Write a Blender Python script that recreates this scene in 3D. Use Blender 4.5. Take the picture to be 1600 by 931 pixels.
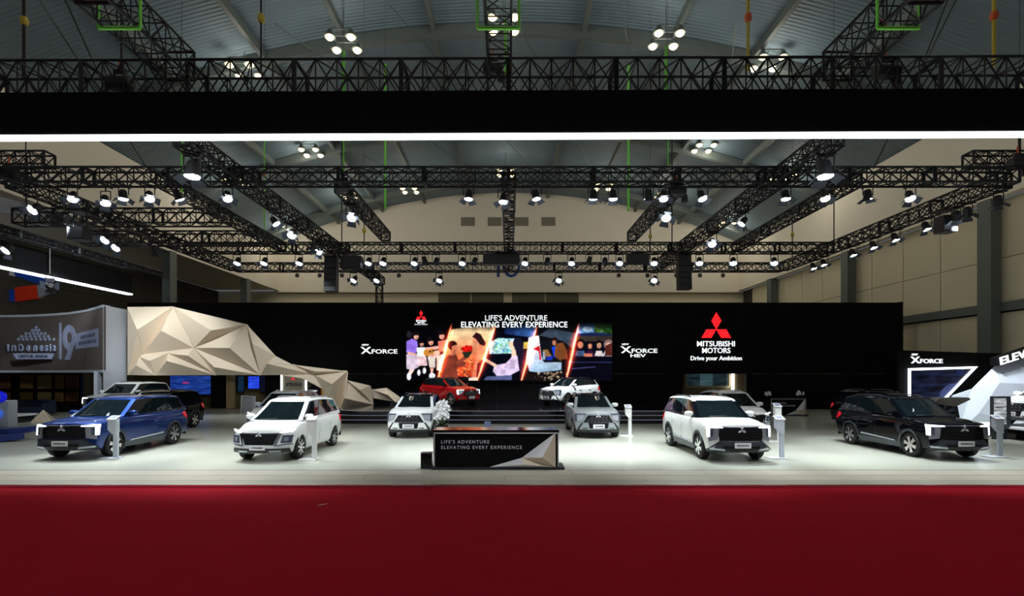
import bpy, bmesh, math, random
import numpy as np
from mathutils import Vector, Matrix
random.seed(7)
scene = bpy.context.scene
for o in list(bpy.data.objects):
    bpy.data.objects.remove(o)
COL = scene.collection

# ------------------------------------------------------------------ camera, world, exposure
CAMH, FPX, VX, VY = 2.5, 820.0, 795.0, 584.0          # eye height, focal length and horizon of the photo (1600x931)
cam_d = bpy.data.cameras.new('camera')
cam_d.sensor_width = 36.0
cam_d.lens = FPX / 1600 * 36
cam_d.shift_x = (800 - VX) / 1600
cam_d.shift_y = (VY - 465.5) / 1600
cam_d.clip_end = 400
cam = bpy.data.objects.new('camera', cam_d)
cam.location = (0, 0, CAMH)
cam.rotation_euler = (math.pi / 2, 0, 0)
COL.objects.link(cam)
scene.camera = cam
world = bpy.data.worlds.new('hall_ambient')
scene.world = world
world.use_nodes = True
world.node_tree.nodes['Background'].inputs[0].default_value = (0.80, 0.90, 1.0, 1)
world.node_tree.nodes['Background'].inputs[1].default_value = 0.10
scene.view_settings.view_transform = 'Standard'
scene.view_settings.look = 'None'
scene.view_settings.gamma = 1
scene.view_settings.use_curve_mapping = False
scene.view_settings.exposure = 0.0
HALL_W = 225.0        # each hall lamp cluster
SPOT_W = 2500.0       # each booth spotlight
FLOOD_W = 1500.0

def P(px, py, Y):
    """the point of the place seen at photo pixel (px, py) at distance Y"""
    return Vector(((px - VX) * Y / FPX, Y, CAMH - (py - VY) * Y / FPX))

# ------------------------------------------------------------------ materials
MATS = {}
def s2l(c):
    return tuple(((v / 12.92) if v <= 0.04045 else ((v + 0.055) / 1.055) ** 2.4) for v in c)
def rgb(r, g, b):
    return s2l((r / 255, g / 255, b / 255))
def mat(name, col, rough=0.5, metal=0.0, coat=0.0, emit=None, estr=0.0, noise=0.0, nscale=5.0, bump=0.0, bscale=40.0, spec=0.5):
    if name in MATS:
        return MATS[name]
    m = bpy.data.materials.new(name); m.use_nodes = True
    nt = m.node_tree; b = nt.nodes['Principled BSDF']
    b.inputs['Base Color'].default_value = (*col, 1)
    b.inputs['Roughness'].default_value = rough
    b.inputs['Metallic'].default_value = metal
    b.inputs['Coat Weight'].default_value = coat
    b.inputs['Coat Roughness'].default_value = 0.03
    b.inputs['Specular IOR Level'].default_value = spec
    if emit is not None:
        b.inputs['Emission Color'].default_value = (*emit, 1)
        b.inputs['Emission Strength'].default_value = estr
    if noise or bump:
        tc = nt.nodes.new('ShaderNodeTexCoord')
    if noise:
        n = nt.nodes.new('ShaderNodeTexNoise'); n.inputs['Scale'].default_value = nscale; n.inputs['Detail'].default_value = 4
        nt.links.new(tc.outputs['Object'], n.inputs['Vector'])
        r = nt.nodes.new('ShaderNodeMapRange')
        r.inputs['To Min'].default_value = 1 - noise; r.inputs['To Max'].default_value = 1 + noise
        nt.links.new(n.outputs['Fac'], r.inputs['Value'])
        mx = nt.nodes.new('ShaderNodeMix'); mx.data_type = 'RGBA'; mx.blend_type = 'MULTIPLY'; mx.inputs['Factor'].default_value = 1
        mx.inputs['A'].default_value = (*col, 1)
        nt.links.new(r.outputs['Result'], mx.inputs['B'])
        nt.links.new(mx.outputs['Result'], b.inputs['Base Color'])
    if bump:
        n2 = nt.nodes.new('ShaderNodeTexNoise'); n2.inputs['Scale'].default_value = bscale; n2.inputs['Detail'].default_value = 3
        nt.links.new(tc.outputs['Object'], n2.inputs['Vector'])
        bp = nt.nodes.new('ShaderNodeBump'); bp.inputs['Strength'].default_value = bump; bp.inputs['Distance'].default_value = 0.02
        nt.links.new(n2.outputs['Fac'], bp.inputs['Height'])
        nt.links.new(bp.outputs['Normal'], b.inputs['Normal'])
    MATS[name] = m
    return m

M_carpet = mat('red_carpet', rgb(188, 16, 40), 0.95, noise=0.12, nscale=1.5, bump=0.6, bscale=220, spec=0.1)
M_concrete = mat('hall_concrete', rgb(70, 66, 60), 0.8, noise=0.1)
M_floor = mat('booth_floor_laminate', rgb(176, 178, 166), 0.24, noise=0.06, nscale=0.6, spec=0.4)
M_ramp = mat('ramp_laminate', rgb(172, 166, 150), 0.38, noise=0.09, nscale=1.2)
M_alu = mat('brushed_aluminium', (0.75, 0.76, 0.78), 0.25, 1.0)
M_black = mat('matt_black_panel', (0.0022, 0.0022, 0.0028), 0.75, spec=0.15)
M_gblack = mat('gloss_black', (0.004, 0.004, 0.005), 0.12, spec=0.5)
M_truss = mat('black_truss_metal', (0.006, 0.007, 0.009), 0.45, 0.3)
M_fixt = mat('black_lamp_housing', (0.008, 0.008, 0.010), 0.5)
M_lens = mat('cool_white_lamp', (0.9, 0.95, 1), 0.3, emit=(0.80, 0.90, 1.0), estr=14)
M_barn = mat('barn_door_metal', (0.05, 0.06, 0.08), 0.35, 0.5)
M_warm = mat('warm_hall_lamp', (1, .9, .7), 0.3, emit=(1.0, 0.80, 0.42), estr=2.4)
M_strip = mat('led_light_strip', (1, 1, 1), 0.4, emit=(0.86, 0.95, 1.0), estr=5)
M_white = mat('white_laminate', rgb(226, 226, 226), 0.4, noise=0.02)
M_lgrey = mat('light_grey_wall_panel', rgb(196, 202, 214), 0.6, noise=0.02)
M_cream = mat('cream_facet_panel', rgb(226, 208, 184), 0.5, noise=0.04, nscale=3)
M_silver = mat('silver_facet_panel', rgb(206, 204, 206), 0.45, noise=0.02)
M_beige = mat('beige_hall_wall', rgb(228, 218, 188), 0.85, noise=0.05, nscale=0.4)
M_whall = mat('white_hall_wall', rgb(246, 238, 220), 0.85, noise=0.03, nscale=0.3)
M_steel = mat('grey_steel_column', rgb(104, 112, 108), 0.55, noise=0.06)
M_rib = mat('grey_roof_steel', rgb(100, 110, 108), 0.55, noise=0.08)
M_dark = mat('dark_hall_panel', rgb(64, 60, 50), 0.85, noise=0.1)
M_green = mat('green_frame_and_lit_sling', rgb(130, 240, 80), 0.5)  # on the slings this green stands in for green light
M_emb = mat('satin_emblem', (0.75, 0.77, 0.82), 0.4, 0.4)
M_yellow = mat('yellow_sling', rgb(196, 176, 50), 0.5)
M_orange = mat('orange_hook', rgb(210, 90, 30), 0.5)
M_tan = mat('tan_panel', rgb(176, 152, 112), 0.6, noise=0.05)
M_tyre = mat('tyre_rubber', (0.010, 0.010, 0.011), 0.75)
M_rimd = mat('dark_alloy', (0.02, 0.02, 0.022), 0.3, 0.7)
M_rims = mat('machined_alloy', (0.78, 0.79, 0.82), 0.22, 1.0)
M_glass = mat('dark_car_glass', (0.004, 0.008, 0.010), 0.03, spec=0.4)
M_trim = mat('black_plastic_trim', (0.016, 0.018, 0.021), 0.5)
M_dtrim = mat('grey_bumper_trim', (0.055, 0.065, 0.08), 0.35, 0.4)
M_grille = mat('grille_black', (0.005, 0.005, 0.006), 0.3)
M_chrome = mat('chrome', (0.86, 0.87, 0.9), 0.08, 1.0)
M_sat = mat('satin_silver_plastic', (0.50, 0.53, 0.60), 0.25, 0.7)
M_plate = mat('white_show_plate', (0.82, 0.83, 0.86), 0.4)
M_drl = mat('white_headlight', (1, 1, 1), 0.2, emit=(0.93, 0.97, 1.0), estr=1.6)
M_dgrey = mat('clear_headlight_lens', (0.45, 0.48, 0.55), 0.12, 0.3)
M_headd = mat('dark_headlight_lens', (0.09, 0.11, 0.16), 0.08, 0.4)
M_tail = mat('red_tail_light', (0.6, 0.01, 0.02), 0.15, emit=(1, 0.02, 0.04), estr=0.22)
M_red_em = mat('red_backlit_emblem', (0.7, 0.02, 0.02), 0.4, emit=(1.0, 0.014, 0.022), estr=1.0)
M_txt = mat('white_backlit_letters', (0.9, 0.9, 0.9), 0.4, emit=(0.92, 0.97, 1.0), estr=1.15)
M_sletter = mat('grey_flat_letters', rgb(226, 226, 236), 0.5)
M_dletter = mat('dark_letters', (0.01, 0.012, 0.03), 0.5)
M_blueprint = mat('pale_blue_sign', rgb(176, 190, 232), 0.5)
M_blue10 = mat('blue_wall_number', rgb(14, 70, 150), 0.6)

# ------------------------------------------------------------------ mesh helpers
def obj(name, mesh, m=None, parent=None, loc=None, rot=None):
    o = bpy.data.objects.new(name, mesh)
    COL.objects.link(o)
    if m is not None and mesh is not None:
        if len(mesh.materials) == 0:
            mesh.materials.append(m)
        elif mesh.materials[0] != m:
            o.material_slots[0].link = 'OBJECT'
            o.material_slots[0].material = m
    if parent is not None: o.parent = parent
    if loc is not None: o.location = loc
    if rot is not None: o.rotation_euler = rot
    return o
def tag(o, label=None, cat=None, group=None, kind=None):
    if label: o['label'] = label
    if cat: o['category'] = cat
    if group: o['group'] = group
    if kind: o['kind'] = kind
    return o
def thing(name, label, cat, loc=(0, 0, 0), rz=0.0, group=None):
    o = bpy.data.objects.new(name, None); COL.objects.link(o)
    o.empty_display_size = 0.2
    o.location = loc; o.rotation_euler = (0, 0, rz)
    return tag(o, label, cat, group)
class MB:
    def __init__(s): s.v = []; s.f = []
    def quad(s, *p):
        n = len(s.v); s.v += [tuple(q) for q in p]; s.f.append(tuple(range(n, n + len(p)))); return s
    def box(s, c, d, R=None):
        n = len(s.v)
        for k in range(8):
            p = Vector(((k & 1) - .5, ((k >> 1) & 1) - .5, ((k >> 2) & 1) - .5))
            p = Vector((p.x * d[0], p.y * d[1], p.z * d[2]))
            if R is not None: p = R @ p
            s.v.append(tuple(p + Vector(c)))
        for f in ((0, 2, 3, 1), (4, 5, 7, 6), (0, 1, 5, 4), (2, 6, 7, 3), (0, 4, 6, 2), (1, 3, 7, 5)):
            s.f.append(tuple(n + i for i in f))
        return s
    def bar(s, a, b, r, k=5, r2=None, cap=True):
        a = Vector(a); b = Vector(b); d = b - a
        if d.length < 1e-6: return s
        z = d.normalized(); x = z.orthogonal().normalized(); y = z.cross(x)
        n = len(s.v); r2 = r if r2 is None else r2
        for q, rr in ((a, r), (b, r2)):
            for i in range(k):
                t = 2 * math.pi * i / k
                s.v.append(tuple(q + x * (math.cos(t) * rr) + y * (math.sin(t) * rr)))
        for i in range(k):
            j = (i + 1) % k
            s.f.append((n + i, n + j, n + k + j, n + k + i))
        if cap:
            s.f.append(tuple(n + i for i in range(k - 1, -1, -1))); s.f.append(tuple(n + k + i for i in range(k)))
        return s
    def lathe(s, prof, k=24, axis='Z', c=(0, 0, 0)):
        n = len(s.v); K = len(prof)
        for i in range(k):
            t = 2 * math.pi * i / k; co, si = math.cos(t), math.sin(t)
            for r, h in prof:
                p = {'Z': (r * co, r * si, h), 'Y': (r * co, h, r * si), 'X': (h, r * co, r * si)}[axis]
                s.v.append((p[0] + c[0], p[1] + c[1], p[2] + c[2]))
        for i in range(k):
            j = (i + 1) % k
            for q in range(K - 1):
                s.f.append((n + i * K + q, n + j * K + q, n + j * K + q + 1, n + i * K + q + 1))
        return s
    def prism(s, pts, off):
        """polygon pts (3D) extruded by vector off"""
        n = len(s.v); k = len(pts); off = Vector(off)
        s.v += [tuple(p) for p in pts] + [tuple(Vector(p) + off) for p in pts]
        s.f.append(tuple(range(n, n + k))); s.f.append(tuple(range(n + 2 * k - 1, n + k - 1, -1)))
        for i in range(k):
            j = (i + 1) % k
            s.f.append((n + j, n + i, n + k + i, n + k + j))
        return s
    def grid(s, fn, nu, nv):
        n = len(s.v)
        for j in range(nv + 1):
            for i in range(nu + 1):
                s.v.append(tuple(fn(i / nu, j / nv)))
        for j in range(nv):
            for i in range(nu):
                a = n + j * (nu + 1) + i
                s.f.append((a, a + 1, a + nu + 2, a + nu + 1))
        return s
    def mesh(s, name, smooth=False, ang=40, fix=False):
        me = bpy.data.meshes.new(name); me.from_pydata(s.v, [], s.f); me.update()
        if fix:
            bm = bmesh.new(); bm.from_mesh(me); bmesh.ops.remove_doubles(bm, verts=bm.verts, dist=1e-5)
            bmesh.ops.recalc_face_normals(bm, faces=bm.faces); bm.to_mesh(me); bm.free()
        if smooth:
            me.polygons.foreach_set('use_smooth', [True] * len(me.polygons))
            me.set_sharp_from_angle(angle=math.radians(ang))
        return me
    def build(s, name, m, parent=None, loc=None, rot=None, smooth=False, ang=40, fix=True):
        return obj(name, s.mesh(name, smooth, ang, fix), m, parent, loc, rot)
def box_obj(name, c, d, m, parent=None, bevel=0.0):
    me = MB().box((0, 0, 0), d).mesh(name)
    if bevel:
        bm = bmesh.new(); bm.from_mesh(me)
        bmesh.ops.bevel(bm, geom=list(bm.edges), offset=bevel, segments=2, affect='EDGES', profile=0.5)
        bm.to_mesh(me); bm.free()
    return obj(name, me, m, parent, c)
def structure(o):
    o['kind'] = 'structure'; return o
def text_mesh(s, h, depth=0.02, bold=0.0, shear=0.0, align='CENTER', wid=1.0, space=1.0):
    c = bpy.data.curves.new('lettering', 'FONT')
    c.body = s; c.size = 1.0; c.extrude = 0.0; c.offset = bold; c.shear = shear; c.align_x = align; c.align_y = 'CENTER'
    c.space_character = space; c.resolution_u = 3
    o = bpy.data.objects.new('lettering', c); COL.objects.link(o)
    dg = bpy.context.evaluated_depsgraph_get(); dg.update()
    me = bpy.data.meshes.new_from_object(o.evaluated_get(dg))
    bpy.data.objects.remove(o); bpy.data.curves.remove(c)
    bm = bmesh.new(); bm.from_mesh(me)
    bmesh.ops.scale(bm, vec=(h * wid / 0.72, h / 0.72, 1), verts=bm.verts)      # capital height = h
    if depth:
        g = bmesh.ops.extrude_face_region(bm, geom=list(bm.faces))
        bmesh.ops.translate(bm, vec=(0, 0, depth), verts=[e for e in g['geom'] if isinstance(e, bmesh.types.BMVert)])
    bmesh.ops.rotate(bm, matrix=Matrix.Rotation(math.pi / 2, 3, 'X'), verts=bm.verts)   # faces -Y
    bm.normal_update(); bm.to_mesh(me); bm.free()
    me.materials.clear(); me.name = 'lettering'
    return me
def fit_text(s, W, H, **k):
    """lettering scaled to a given width and capital height"""
    me = text_mesh(s, H, **k)
    xs = [v.co.x for v in me.vertices]; w0 = max(xs) - min(xs); cx = (max(xs) + min(xs)) / 2
    zs = [v.co.z for v in me.vertices]; cz = (max(zs) + min(zs)) / 2
    for v in me.vertices:
        v.co.x = (v.co.x - cx) * W / w0; v.co.z -= cz
    return me
ORD = ['first', 'second', 'third', 'fourth', 'fifth', 'sixth', 'seventh', 'eighth', 'ninth', 'tenth', 'eleventh', 'twelfth',
       'thirteenth', 'fourteenth', 'fifteenth', 'sixteenth', 'seventeenth', 'eighteenth', 'nineteenth', 'twentieth', 'twenty-first', 'twenty-second']
def lerp(a, b, t): return a + (b - a) * t
def sstep(a, b, x):
    t = min(1, max(0, (x - a) / (b - a))); return t * t * (3 - 2 * t)
def emblem_mesh(s, depth):
    """three lozenges joined at one point, facing -Y, s = lozenge side"""
    h = s * math.sqrt(3)
    mb = MB()
    def rh(a):
        d1 = Vector((math.cos(a + .5236), 0, math.sin(a + .5236))) * s; d2 = Vector((math.cos(a - .5236), 0, math.sin(a - .5236))) * s
        mb.prism([(0, 0, 0), tuple(d2), tuple(d1 + d2), tuple(d1)], (0, -depth, 0))
    for a in (90, 210, 330): rh(math.radians(a))
    return mb.mesh('emblem', fix=True)
# ================================================================== THE HALL
HW, HD, PEAK, SPR, LEDGE = 29.0, 65.0, 24.9, 18.5, 12.8
def roofz(x): return PEAK - (PEAK - SPR) * (x / HW) ** 2
box = MB(); box.box((0, 27, -0.31), (76, 80, 0.3)); structure(box.build('floor', M_concrete))
cp = structure(box_obj('floor_carpet', (0, 2.9, -0.11), (62, 17.8, 0.10), M_carpet))
# booth floor: raised platform and ramp of planks
structure(box_obj('floor_platform', (0, 25.25, -0.08), (58, 23.2, 0.16), M_floor))
ramp = structure(MB().prism([(-29, 11.85, -0.16), (-29, 13.65, -0.16), (-29, 13.65, -0.016), (-29, 11.85, -0.066)], (58, 0, 0)).build('floor_ramp', M_trim))
rows = 3
for r in range(rows):
    y0 = 11.87 + r * 0.59; y1 = y0 + 0.57
    z = lambda y: -0.056 + (y - 11.85) / 1.8 * 0.052
    x = -29 + (r % 2) * 1.7
    n = 0
    L = 3.4
    me = MB().prism([(0, y0, z(y0)), (0, y1, z(y1)), (0, y1, z(y1) + 0.012), (0, y0, z(y0) + 0.012)], (L - 0.008, 0, 0)).mesh('plank', fix=True)
    while x + L <= 29.1:
        obj('plank', me, M_ramp, ramp, (x, 0, -0.008)); x += L
structure(box_obj('trim_1', (0, 11.83, -0.03), (58, 0.05, 0.062), M_alu))
structure(box_obj('trim_2', (0, 13.63, -0.004), (58, 0.03, 0.016), M_alu))

# ceiling: barrel roof with corrugated sheets, arched ribs and purlins
M_roof = bpy.data.materials.new('corrugated_roof_sheet'); M_roof.use_nodes = True
nt = M_roof.node_tree; b = nt.nodes['Principled BSDF']
b.inputs['Base Color'].default_value = (*rgb(118, 138, 148), 1); b.inputs['Roughness'].default_value = 0.6
tc = nt.nodes.new('ShaderNodeTexCoord'); wv = nt.nodes.new('ShaderNodeTexWave'); wv.wave_type = 'BANDS'; wv.bands_direction = 'Y'
wv.inputs['Scale'].default_value = 1.1; bp = nt.nodes.new('ShaderNodeBump'); bp.inputs['Strength'].default_value = 0.7; bp.inputs['Distance'].default_value = 0.06
nt.links.new(tc.outputs['Object'], wv.inputs['Vector']); nt.links.new(wv.outputs['Fac'], bp.inputs['Height']); nt.links.new(bp.outputs['Normal'], b.inputs['Normal'])
MATS['corrugated_roof_sheet'] = M_roof
def arch(name, y0, y1, dz0, dz1, m, parent=None, n=28, w=HW):
    mb = MB()
    def pt(i, y, dz):
        x = -w + 2 * w * i / n; return (x, y, roofz(x) + dz)
    for i in range(n):
        q = [pt(i, y0, dz0), pt(i + 1, y0, dz0), pt(i + 1, y0, dz1), pt(i, y0, dz1)]
        mb.prism(q, (0, y1 - y0, 0))
    return mb.build(name, m, parent)
ceil = structure(arch('ceiling', -4, HD, 0.0, 0.25, M_roof))
for y in (7, 20, 33.6, 47, 60.5):
    arch('roof_rib', y - 0.22, y + 0.22, -0.75, -0.05, M_rib, ceil)
for x in (-21, -15.6, -10.4, -4.8, 4.8, 10.4, 15.6, 21):
    MB().box((x, 30.5, roofz(x) - 0.28), (0.28, 69, 0.5)).build('roof_purlin', M_rib, ceil)
for k in range(14):                                              # tie rods under the sheets
    x = -20 + (k % 7) * 6.6; y = 30 if k < 7 else 48
    MB().bar((x, y, roofz(x) - 1.0), (x + 4.2, y + 12, roofz(x + 4.2) - 0.5), 0.035).build('tie_rod', M_rib, ceil)

# back wall
wb = MB()
n = 28
for i in range(n):
    x0 = -HW + 2 * HW * i / n; x1 = x0 + 2 * HW / n
    wb.prism([(x0, HD, LEDGE), (x1, HD, LEDGE), (x1, HD, roofz(x1)), (x0, HD, roofz(x0))], (0, 0.4, 0))
wall_back = structure(wb.build('wall_back', M_whall))
box_obj('lower_wall', (0, HD + 0.75, LEDGE / 2 - 0.1), (74, 0.4, LEDGE + 0.2), M_beige, wall_back)
box_obj('ledge', (0, HD + 0.25, LEDGE - 0.1), (2 * HW, 0.6, 0.2), M_whall, wall_back)
for px in (731, 773, 815, 857):
    c = P(px, 346, HD - 0.06)
    g = box_obj('vent_grille', c, (1.7, 0.08, 1.05), mat('vent_grey', rgb(126, 122, 106), .7), wall_back)
    for k in range(5): box_obj('slat', (0, -0.06, -0.42 + k * 0.21), (1.6, 0.04, 0.1), mat('vent_slat', rgb(150, 146, 128), .7), g)
for px in (217, 277, 464, 499, 534, 623, 967, 1012, 1057, 1094, 1130):
    c = P(px, 430, HD - 0.1)
    MB().lathe([(0.0, 0), (0.20, 0), (0.27, 0.05), (0.27, 0.12)], 14, 'Y').build('round_air_nozzle', mat('nozzle_grey', (0.03, .03, .03), .6), wall_back, c)
for x0, x1 in ((685, 735), (737, 787), (800, 851), (853, 904)):
    a, c2 = P(x0, 452, HD + .5), P(x1, 472, HD + .5)
    g = box_obj('louvre_panel', ((a + c2) / 2), (c2.x - a.x, 0.1, a.z - c2.z), mat('louvre_grey', rgb(120, 116, 96), .8), wall_back)
    for k in range(12): box_obj('slat', (-(c2.x - a.x) / 2 + (k + .5) * (c2.x - a.x) / 12, -0.07, 0), (0.10, 0.05, a.z - c2.z), mat('louvre_slat', rgb(96, 92, 76), .8), g)
numb = thing('wall_number', 'large blue number 10 on the white rear hall wall', 'sign', P(797, 411, HD - 0.1))
s = HD / FPX
zero = MB(); k = 28
for i in range(k):
    a0, a1 = 2 * math.pi * i / k, 2 * math.pi * (i + 1) / k
    f = lambda a, rx, rz: (2.0 * s + rx * s * math.cos(a), 0, rz * s * math.sin(a))
    zero.prism([f(a0, 14.5, 22), f(a1, 14.5, 22), f(a1, 10.5, 17.5), f(a0, 10.5, 17.5)], (0, 0.06, 0))
zero.build('digit', M_blue10, numb)
MB().prism([(-20.5 * s, 0, -21 * s), (-16.5 * s, 0, -21 * s), (-16.5 * s, 0, 20 * s), (-19 * s, 0, 20 * s), (-24 * s, 0, 15 * s), (-24 * s, 0, 11 * s), (-20.5 * s, 0, 14 * s)], (0, 0.06, 0)).build('digit', M_blue10, numb)

# side walls: panels between columns below, white band above
def side_wall(sgn, name, mlow, XL, cols):
    X = sgn * XL
    w = structure(box_obj(name, (X + sgn * 0.5, 35, LEDGE / 2 - 0.1), (0.4, 62, LEDGE + 0.2), M_dark))
    up = MB()
    up.box((sgn * (HW - 0.3), 30, (LEDGE + roofz(HW - .3)) / 2), (0.5, 70, roofz(HW - .3) - LEDGE))
    step = 3.35; y = 24.0
    pm = {}
    for zi, (z0, z1) in enumerate(((0.0, 6.1), (6.75, 9.32), (9.36, LEDGE - 0.02))):
        pm[zi] = MB().box((0, 0, 0), (0.12, step - 0.55, z1 - z0)).mesh('wall_panel')
        pm[zi, 's'] = MB().box((0, 0, 0), (0.16, 0.5, z1 - z0)).mesh('wall_pilaster')
    k = 0
    while y < HD - 1:
        for zi, (z0, z1) in enumerate(((0.0, 6.1), (6.75, 9.32), (9.36, LEDGE - 0.02))):
            obj('wall_panel', pm[zi], mlow, w, Vector((X + sgn * 0.24, y, (z0 + z1) / 2)) - Vector(w.location))
            obj('pilaster', pm[zi, 's'], mlow, w, Vector((X + sgn * 0.23, y + step / 2, (z0 + z1) / 2)) - Vector(w.location))
        y += step; k += 1
    b2 = MB().box((0, 0, 0), (0.35, 62, 0.5)).build('wall_beam', M_steel, w, Vector((X + sgn * 0.1, 35, 6.45)) - Vector(w.location))
    if XL > HW: up.box((sgn * (HW + XL) / 2, 30, LEDGE + .25), (XL - HW + 1, 70, .3))
    up.build('upper_wall', M_whall, w, -Vector(w.location))
    for y in cols:
        mb = MB()
        mb.box((0, -0.24, 0), (0.75, 0.06, LEDGE)); mb.box((0, 0.24, 0), (0.75, 0.06, LEDGE)); mb.box((0, 0, 0), (0.06, 0.5, LEDGE))
        mb.box((-sgn * 0.38, 0, 0), (0.06, 0.9, LEDGE))
        mb.build('steel_column', M_steel, w, Vector((sgn * (HW - 0.35), y, LEDGE / 2)) - Vector(w.location))
    return w
side_wall(1, 'wall_right', M_beige, HW, (31.2, 44.2, 57.0))
side_wall(-1, 'wall_left', M_dark, 36.0, (44.2, 57.0))

# hall lamps: clusters of four warm lamps hung under the roof, each cluster with its own light
lamp_mesh = MB().lathe([(0.0, 0.42), (0.10, 0.42), (0.16, 0.25), (0.34, 0.02), (0.34, 0.0), (0.31, 0.0)], 14, 'Z').mesh('lamp_reflector', True)
bulb_mesh = MB().lathe([(0.0, -0.20), (0.12, -0.18), (0.22, -0.10), (0.26, 0.0), (0.2, 0.06), (0.0, 0.08)], 14, 'Z').mesh('lamp_bulb', True)
def hall_lamp(px, py, Y, label):
    c = P(px, py, Y)
    t = thing('hall_lamp_cluster', label, 'ceiling lamp', c, group='warm hall lamp clusters')
    fr = MB(); q = 0.62
    for sx in (-1, 1):
        fr.bar((sx * q, -q, 0.45), (sx * q, q, 0.45), 0.04); fr.bar((-q, sx * q, 0.45), (q, sx * q, 0.45), 0.04)
    fr.bar((0, 0, 0.45), (0, 0, max(0.6, roofz(c.x) - c.z - 0.1)), 0.03); fr.bar((-q, 0, .45), (q, 0, .45), .03)
    fr.build('frame', M_rib, t)
    for sx in (-1, 1):
        for sy in (-1, 1):
            l = obj('lamp', lamp_mesh, M_rib, t, (sx * q, sy * q, 0.0))
            obj('bulb', bulb_mesh, M_warm, l)
    ld = bpy.data.lights.new('hall_lamp_light', 'POINT'); ld.energy = HALL_W; ld.color = (1.0, 0.93, 0.80); ld.shadow_soft_size = 0.9
    lo = bpy.data.objects.new('hall_lamp_light', ld); COL.objects.link(lo); lo.parent = t; lo.location = (0, 0, -1.0)
for px, py, Y, lab in ((537, 68, 31, 'above the front truss, left of the centre truss'), (1041, 62, 31, 'above the front truss, right of the centre truss'),
                       (787, 38, 30, 'over the front truss on the centre line'), (382, 110, 33, 'just over the front truss at the left diagonal truss'),
                       (1200, 98, 33, 'just over the front truss at the right diagonal truss'), (486, 238, 46, 'below the light strip on the left'),
                       (1100, 231, 46, 'below the light strip on the right'), (367, 285, 46, 'low at the left roof edge'), (1225, 275, 46, 'low at the right roof edge'),
                       (640, 297, 55, 'before the rear gable left of the vents'), (943, 292, 55, 'before the rear gable right of the vents'),
                       (545, 305, 57, 'over the short left truss'), (1038, 305, 57, 'over the short right truss'), (790, 270, 53, 'behind the centre truss'),
                       (453, 355, 60, 'at the far left beside the gable'), (1135, 350, 60, 'at the far right beside the gable')):
    hall_lamp(px, py, Y, 'cluster of four warm hall lamps ' + lab)
for x, y, lab in ((-17, 16, 'high above the left overhead truss'), (-9.6, 16, 'left, above the overhead trusses'), (0, 16, 'centred above the overhead trusses'), (9.6, 16, 'right, above the overhead trusses'), (17, 16, 'high above the right overhead truss'),
                  (-9.6, 1.5, 'left over the red carpet'), (0, 1.5, 'centred over the red carpet'), (9.6, 1.5, 'right over the red carpet')):
    q = Vector((x, y, min(22.0, roofz(x) - 1.2))); hall_lamp(VX + x * FPX / y, VY - (q.z - CAMH) * FPX / y, y, 'cluster of four warm hall lamps ' + lab)

# ================================================================== TRUSSES
def panel_bars(L, S, pan, face_all=True):
    npan = max(1, round(L / pan)); d = L / npan; h = S / 2
    front, rest = [], []
    for i in range(npan):
        x0, x1 = i * d, (i + 1) * d
        for yy, lst in ((-h, front), (h, rest)):
            lst += [((x0, yy, -h), (x1, yy, h)), ((x0, yy, h), (x1, yy, -h)), ((x1, yy, -h), (x1, yy, h))]
        for zz in (-h, h):
            rest += [((x0, -h, zz), (x1, h, zz)) if i % 2 else ((x0, h, zz), (x1, -h, zz)), ((x1, -h, zz), (x1, h, zz))]
    return front, rest
def truss(name, p0, p1, label, S=0.5, pan=0.58, r=0.038, rb=0.022, fine=False, group='black lighting trusses', cat='truss'):
    p0 = Vector(p0); p1 = Vector(p1); d = p1 - p0; L = d.length
    t = thing(name, label, cat, p0, group=group)
    x = d.normalized(); z = Vector((0, 0, 1)) if abs(x.z) < .9 else Vector((0, 1, 0))
    y = z.cross(x).normalized(); z = x.cross(y)
    t.rotation_euler = Matrix((x, y, z)).transposed().to_euler()
    n = max(1, round(L / 2.9)); sl = L / n; h = S / 2
    ch = MB()
    for sy in (-h, h):
        for sz in (-h, h): ch.bar((0, sy, sz), (sl, sy, sz), r, 6)
    for e in (0.02, sl - 0.02):
        for q in ((-h, -h, h, -h), (-h, h, h, h), (-h, -h, -h, h), (h, -h, h, h)):
            ch.bar((e, q[0], q[1]), (e, q[2], q[3]), r * 1.25, 5)
    cm = ch.mesh('truss_segment')
    front, rest = panel_bars(sl, S, pan)
    lm = MB()
    for a, bb in (rest if fine else front + rest): lm.bar(a, bb, rb, 4, cap=False)
    lmm = lm.mesh('lacing')
    bms = [MB().bar(a, bb, rb, 5).mesh('brace') for a, bb in front] if fine else []
    for i in range(n):
        s = obj('truss_segment', cm, M_truss, t, (i * sl, 0, 0))
        l = obj('lacing', lmm, M_truss, s); l['kind'] = 'stuff'
        for bm_ in bms: obj('brace', bm_, M_truss, s)
    return t
TZ = 9.25                                                 # truss axis height, bottom chord at 9.0
YF = 14.5
truss('front_truss', (-18, YF + 0.74, 10.83), (18, YF + 0.5, 10.83), 'long black front truss standing on top of the black fascia beam', S=0.95, r=0.04, rb=0.022, pan=0.6, fine=True)
truss('cross_truss', (-17.3, 18, TZ), (17.3, 18, TZ), 'black cross truss just below the light strip, carrying the front row of spotlights')
truss('cross_truss', (-17.3, 28.2, TZ), (17.3, 28.2, TZ), 'black cross truss over the stage, the upper of the two far ones')
truss('cross_truss', (-17.3, 33.3, TZ), (17.3, 33.3, TZ), 'black cross truss nearest the back wall, the lower of the two far ones')
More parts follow.
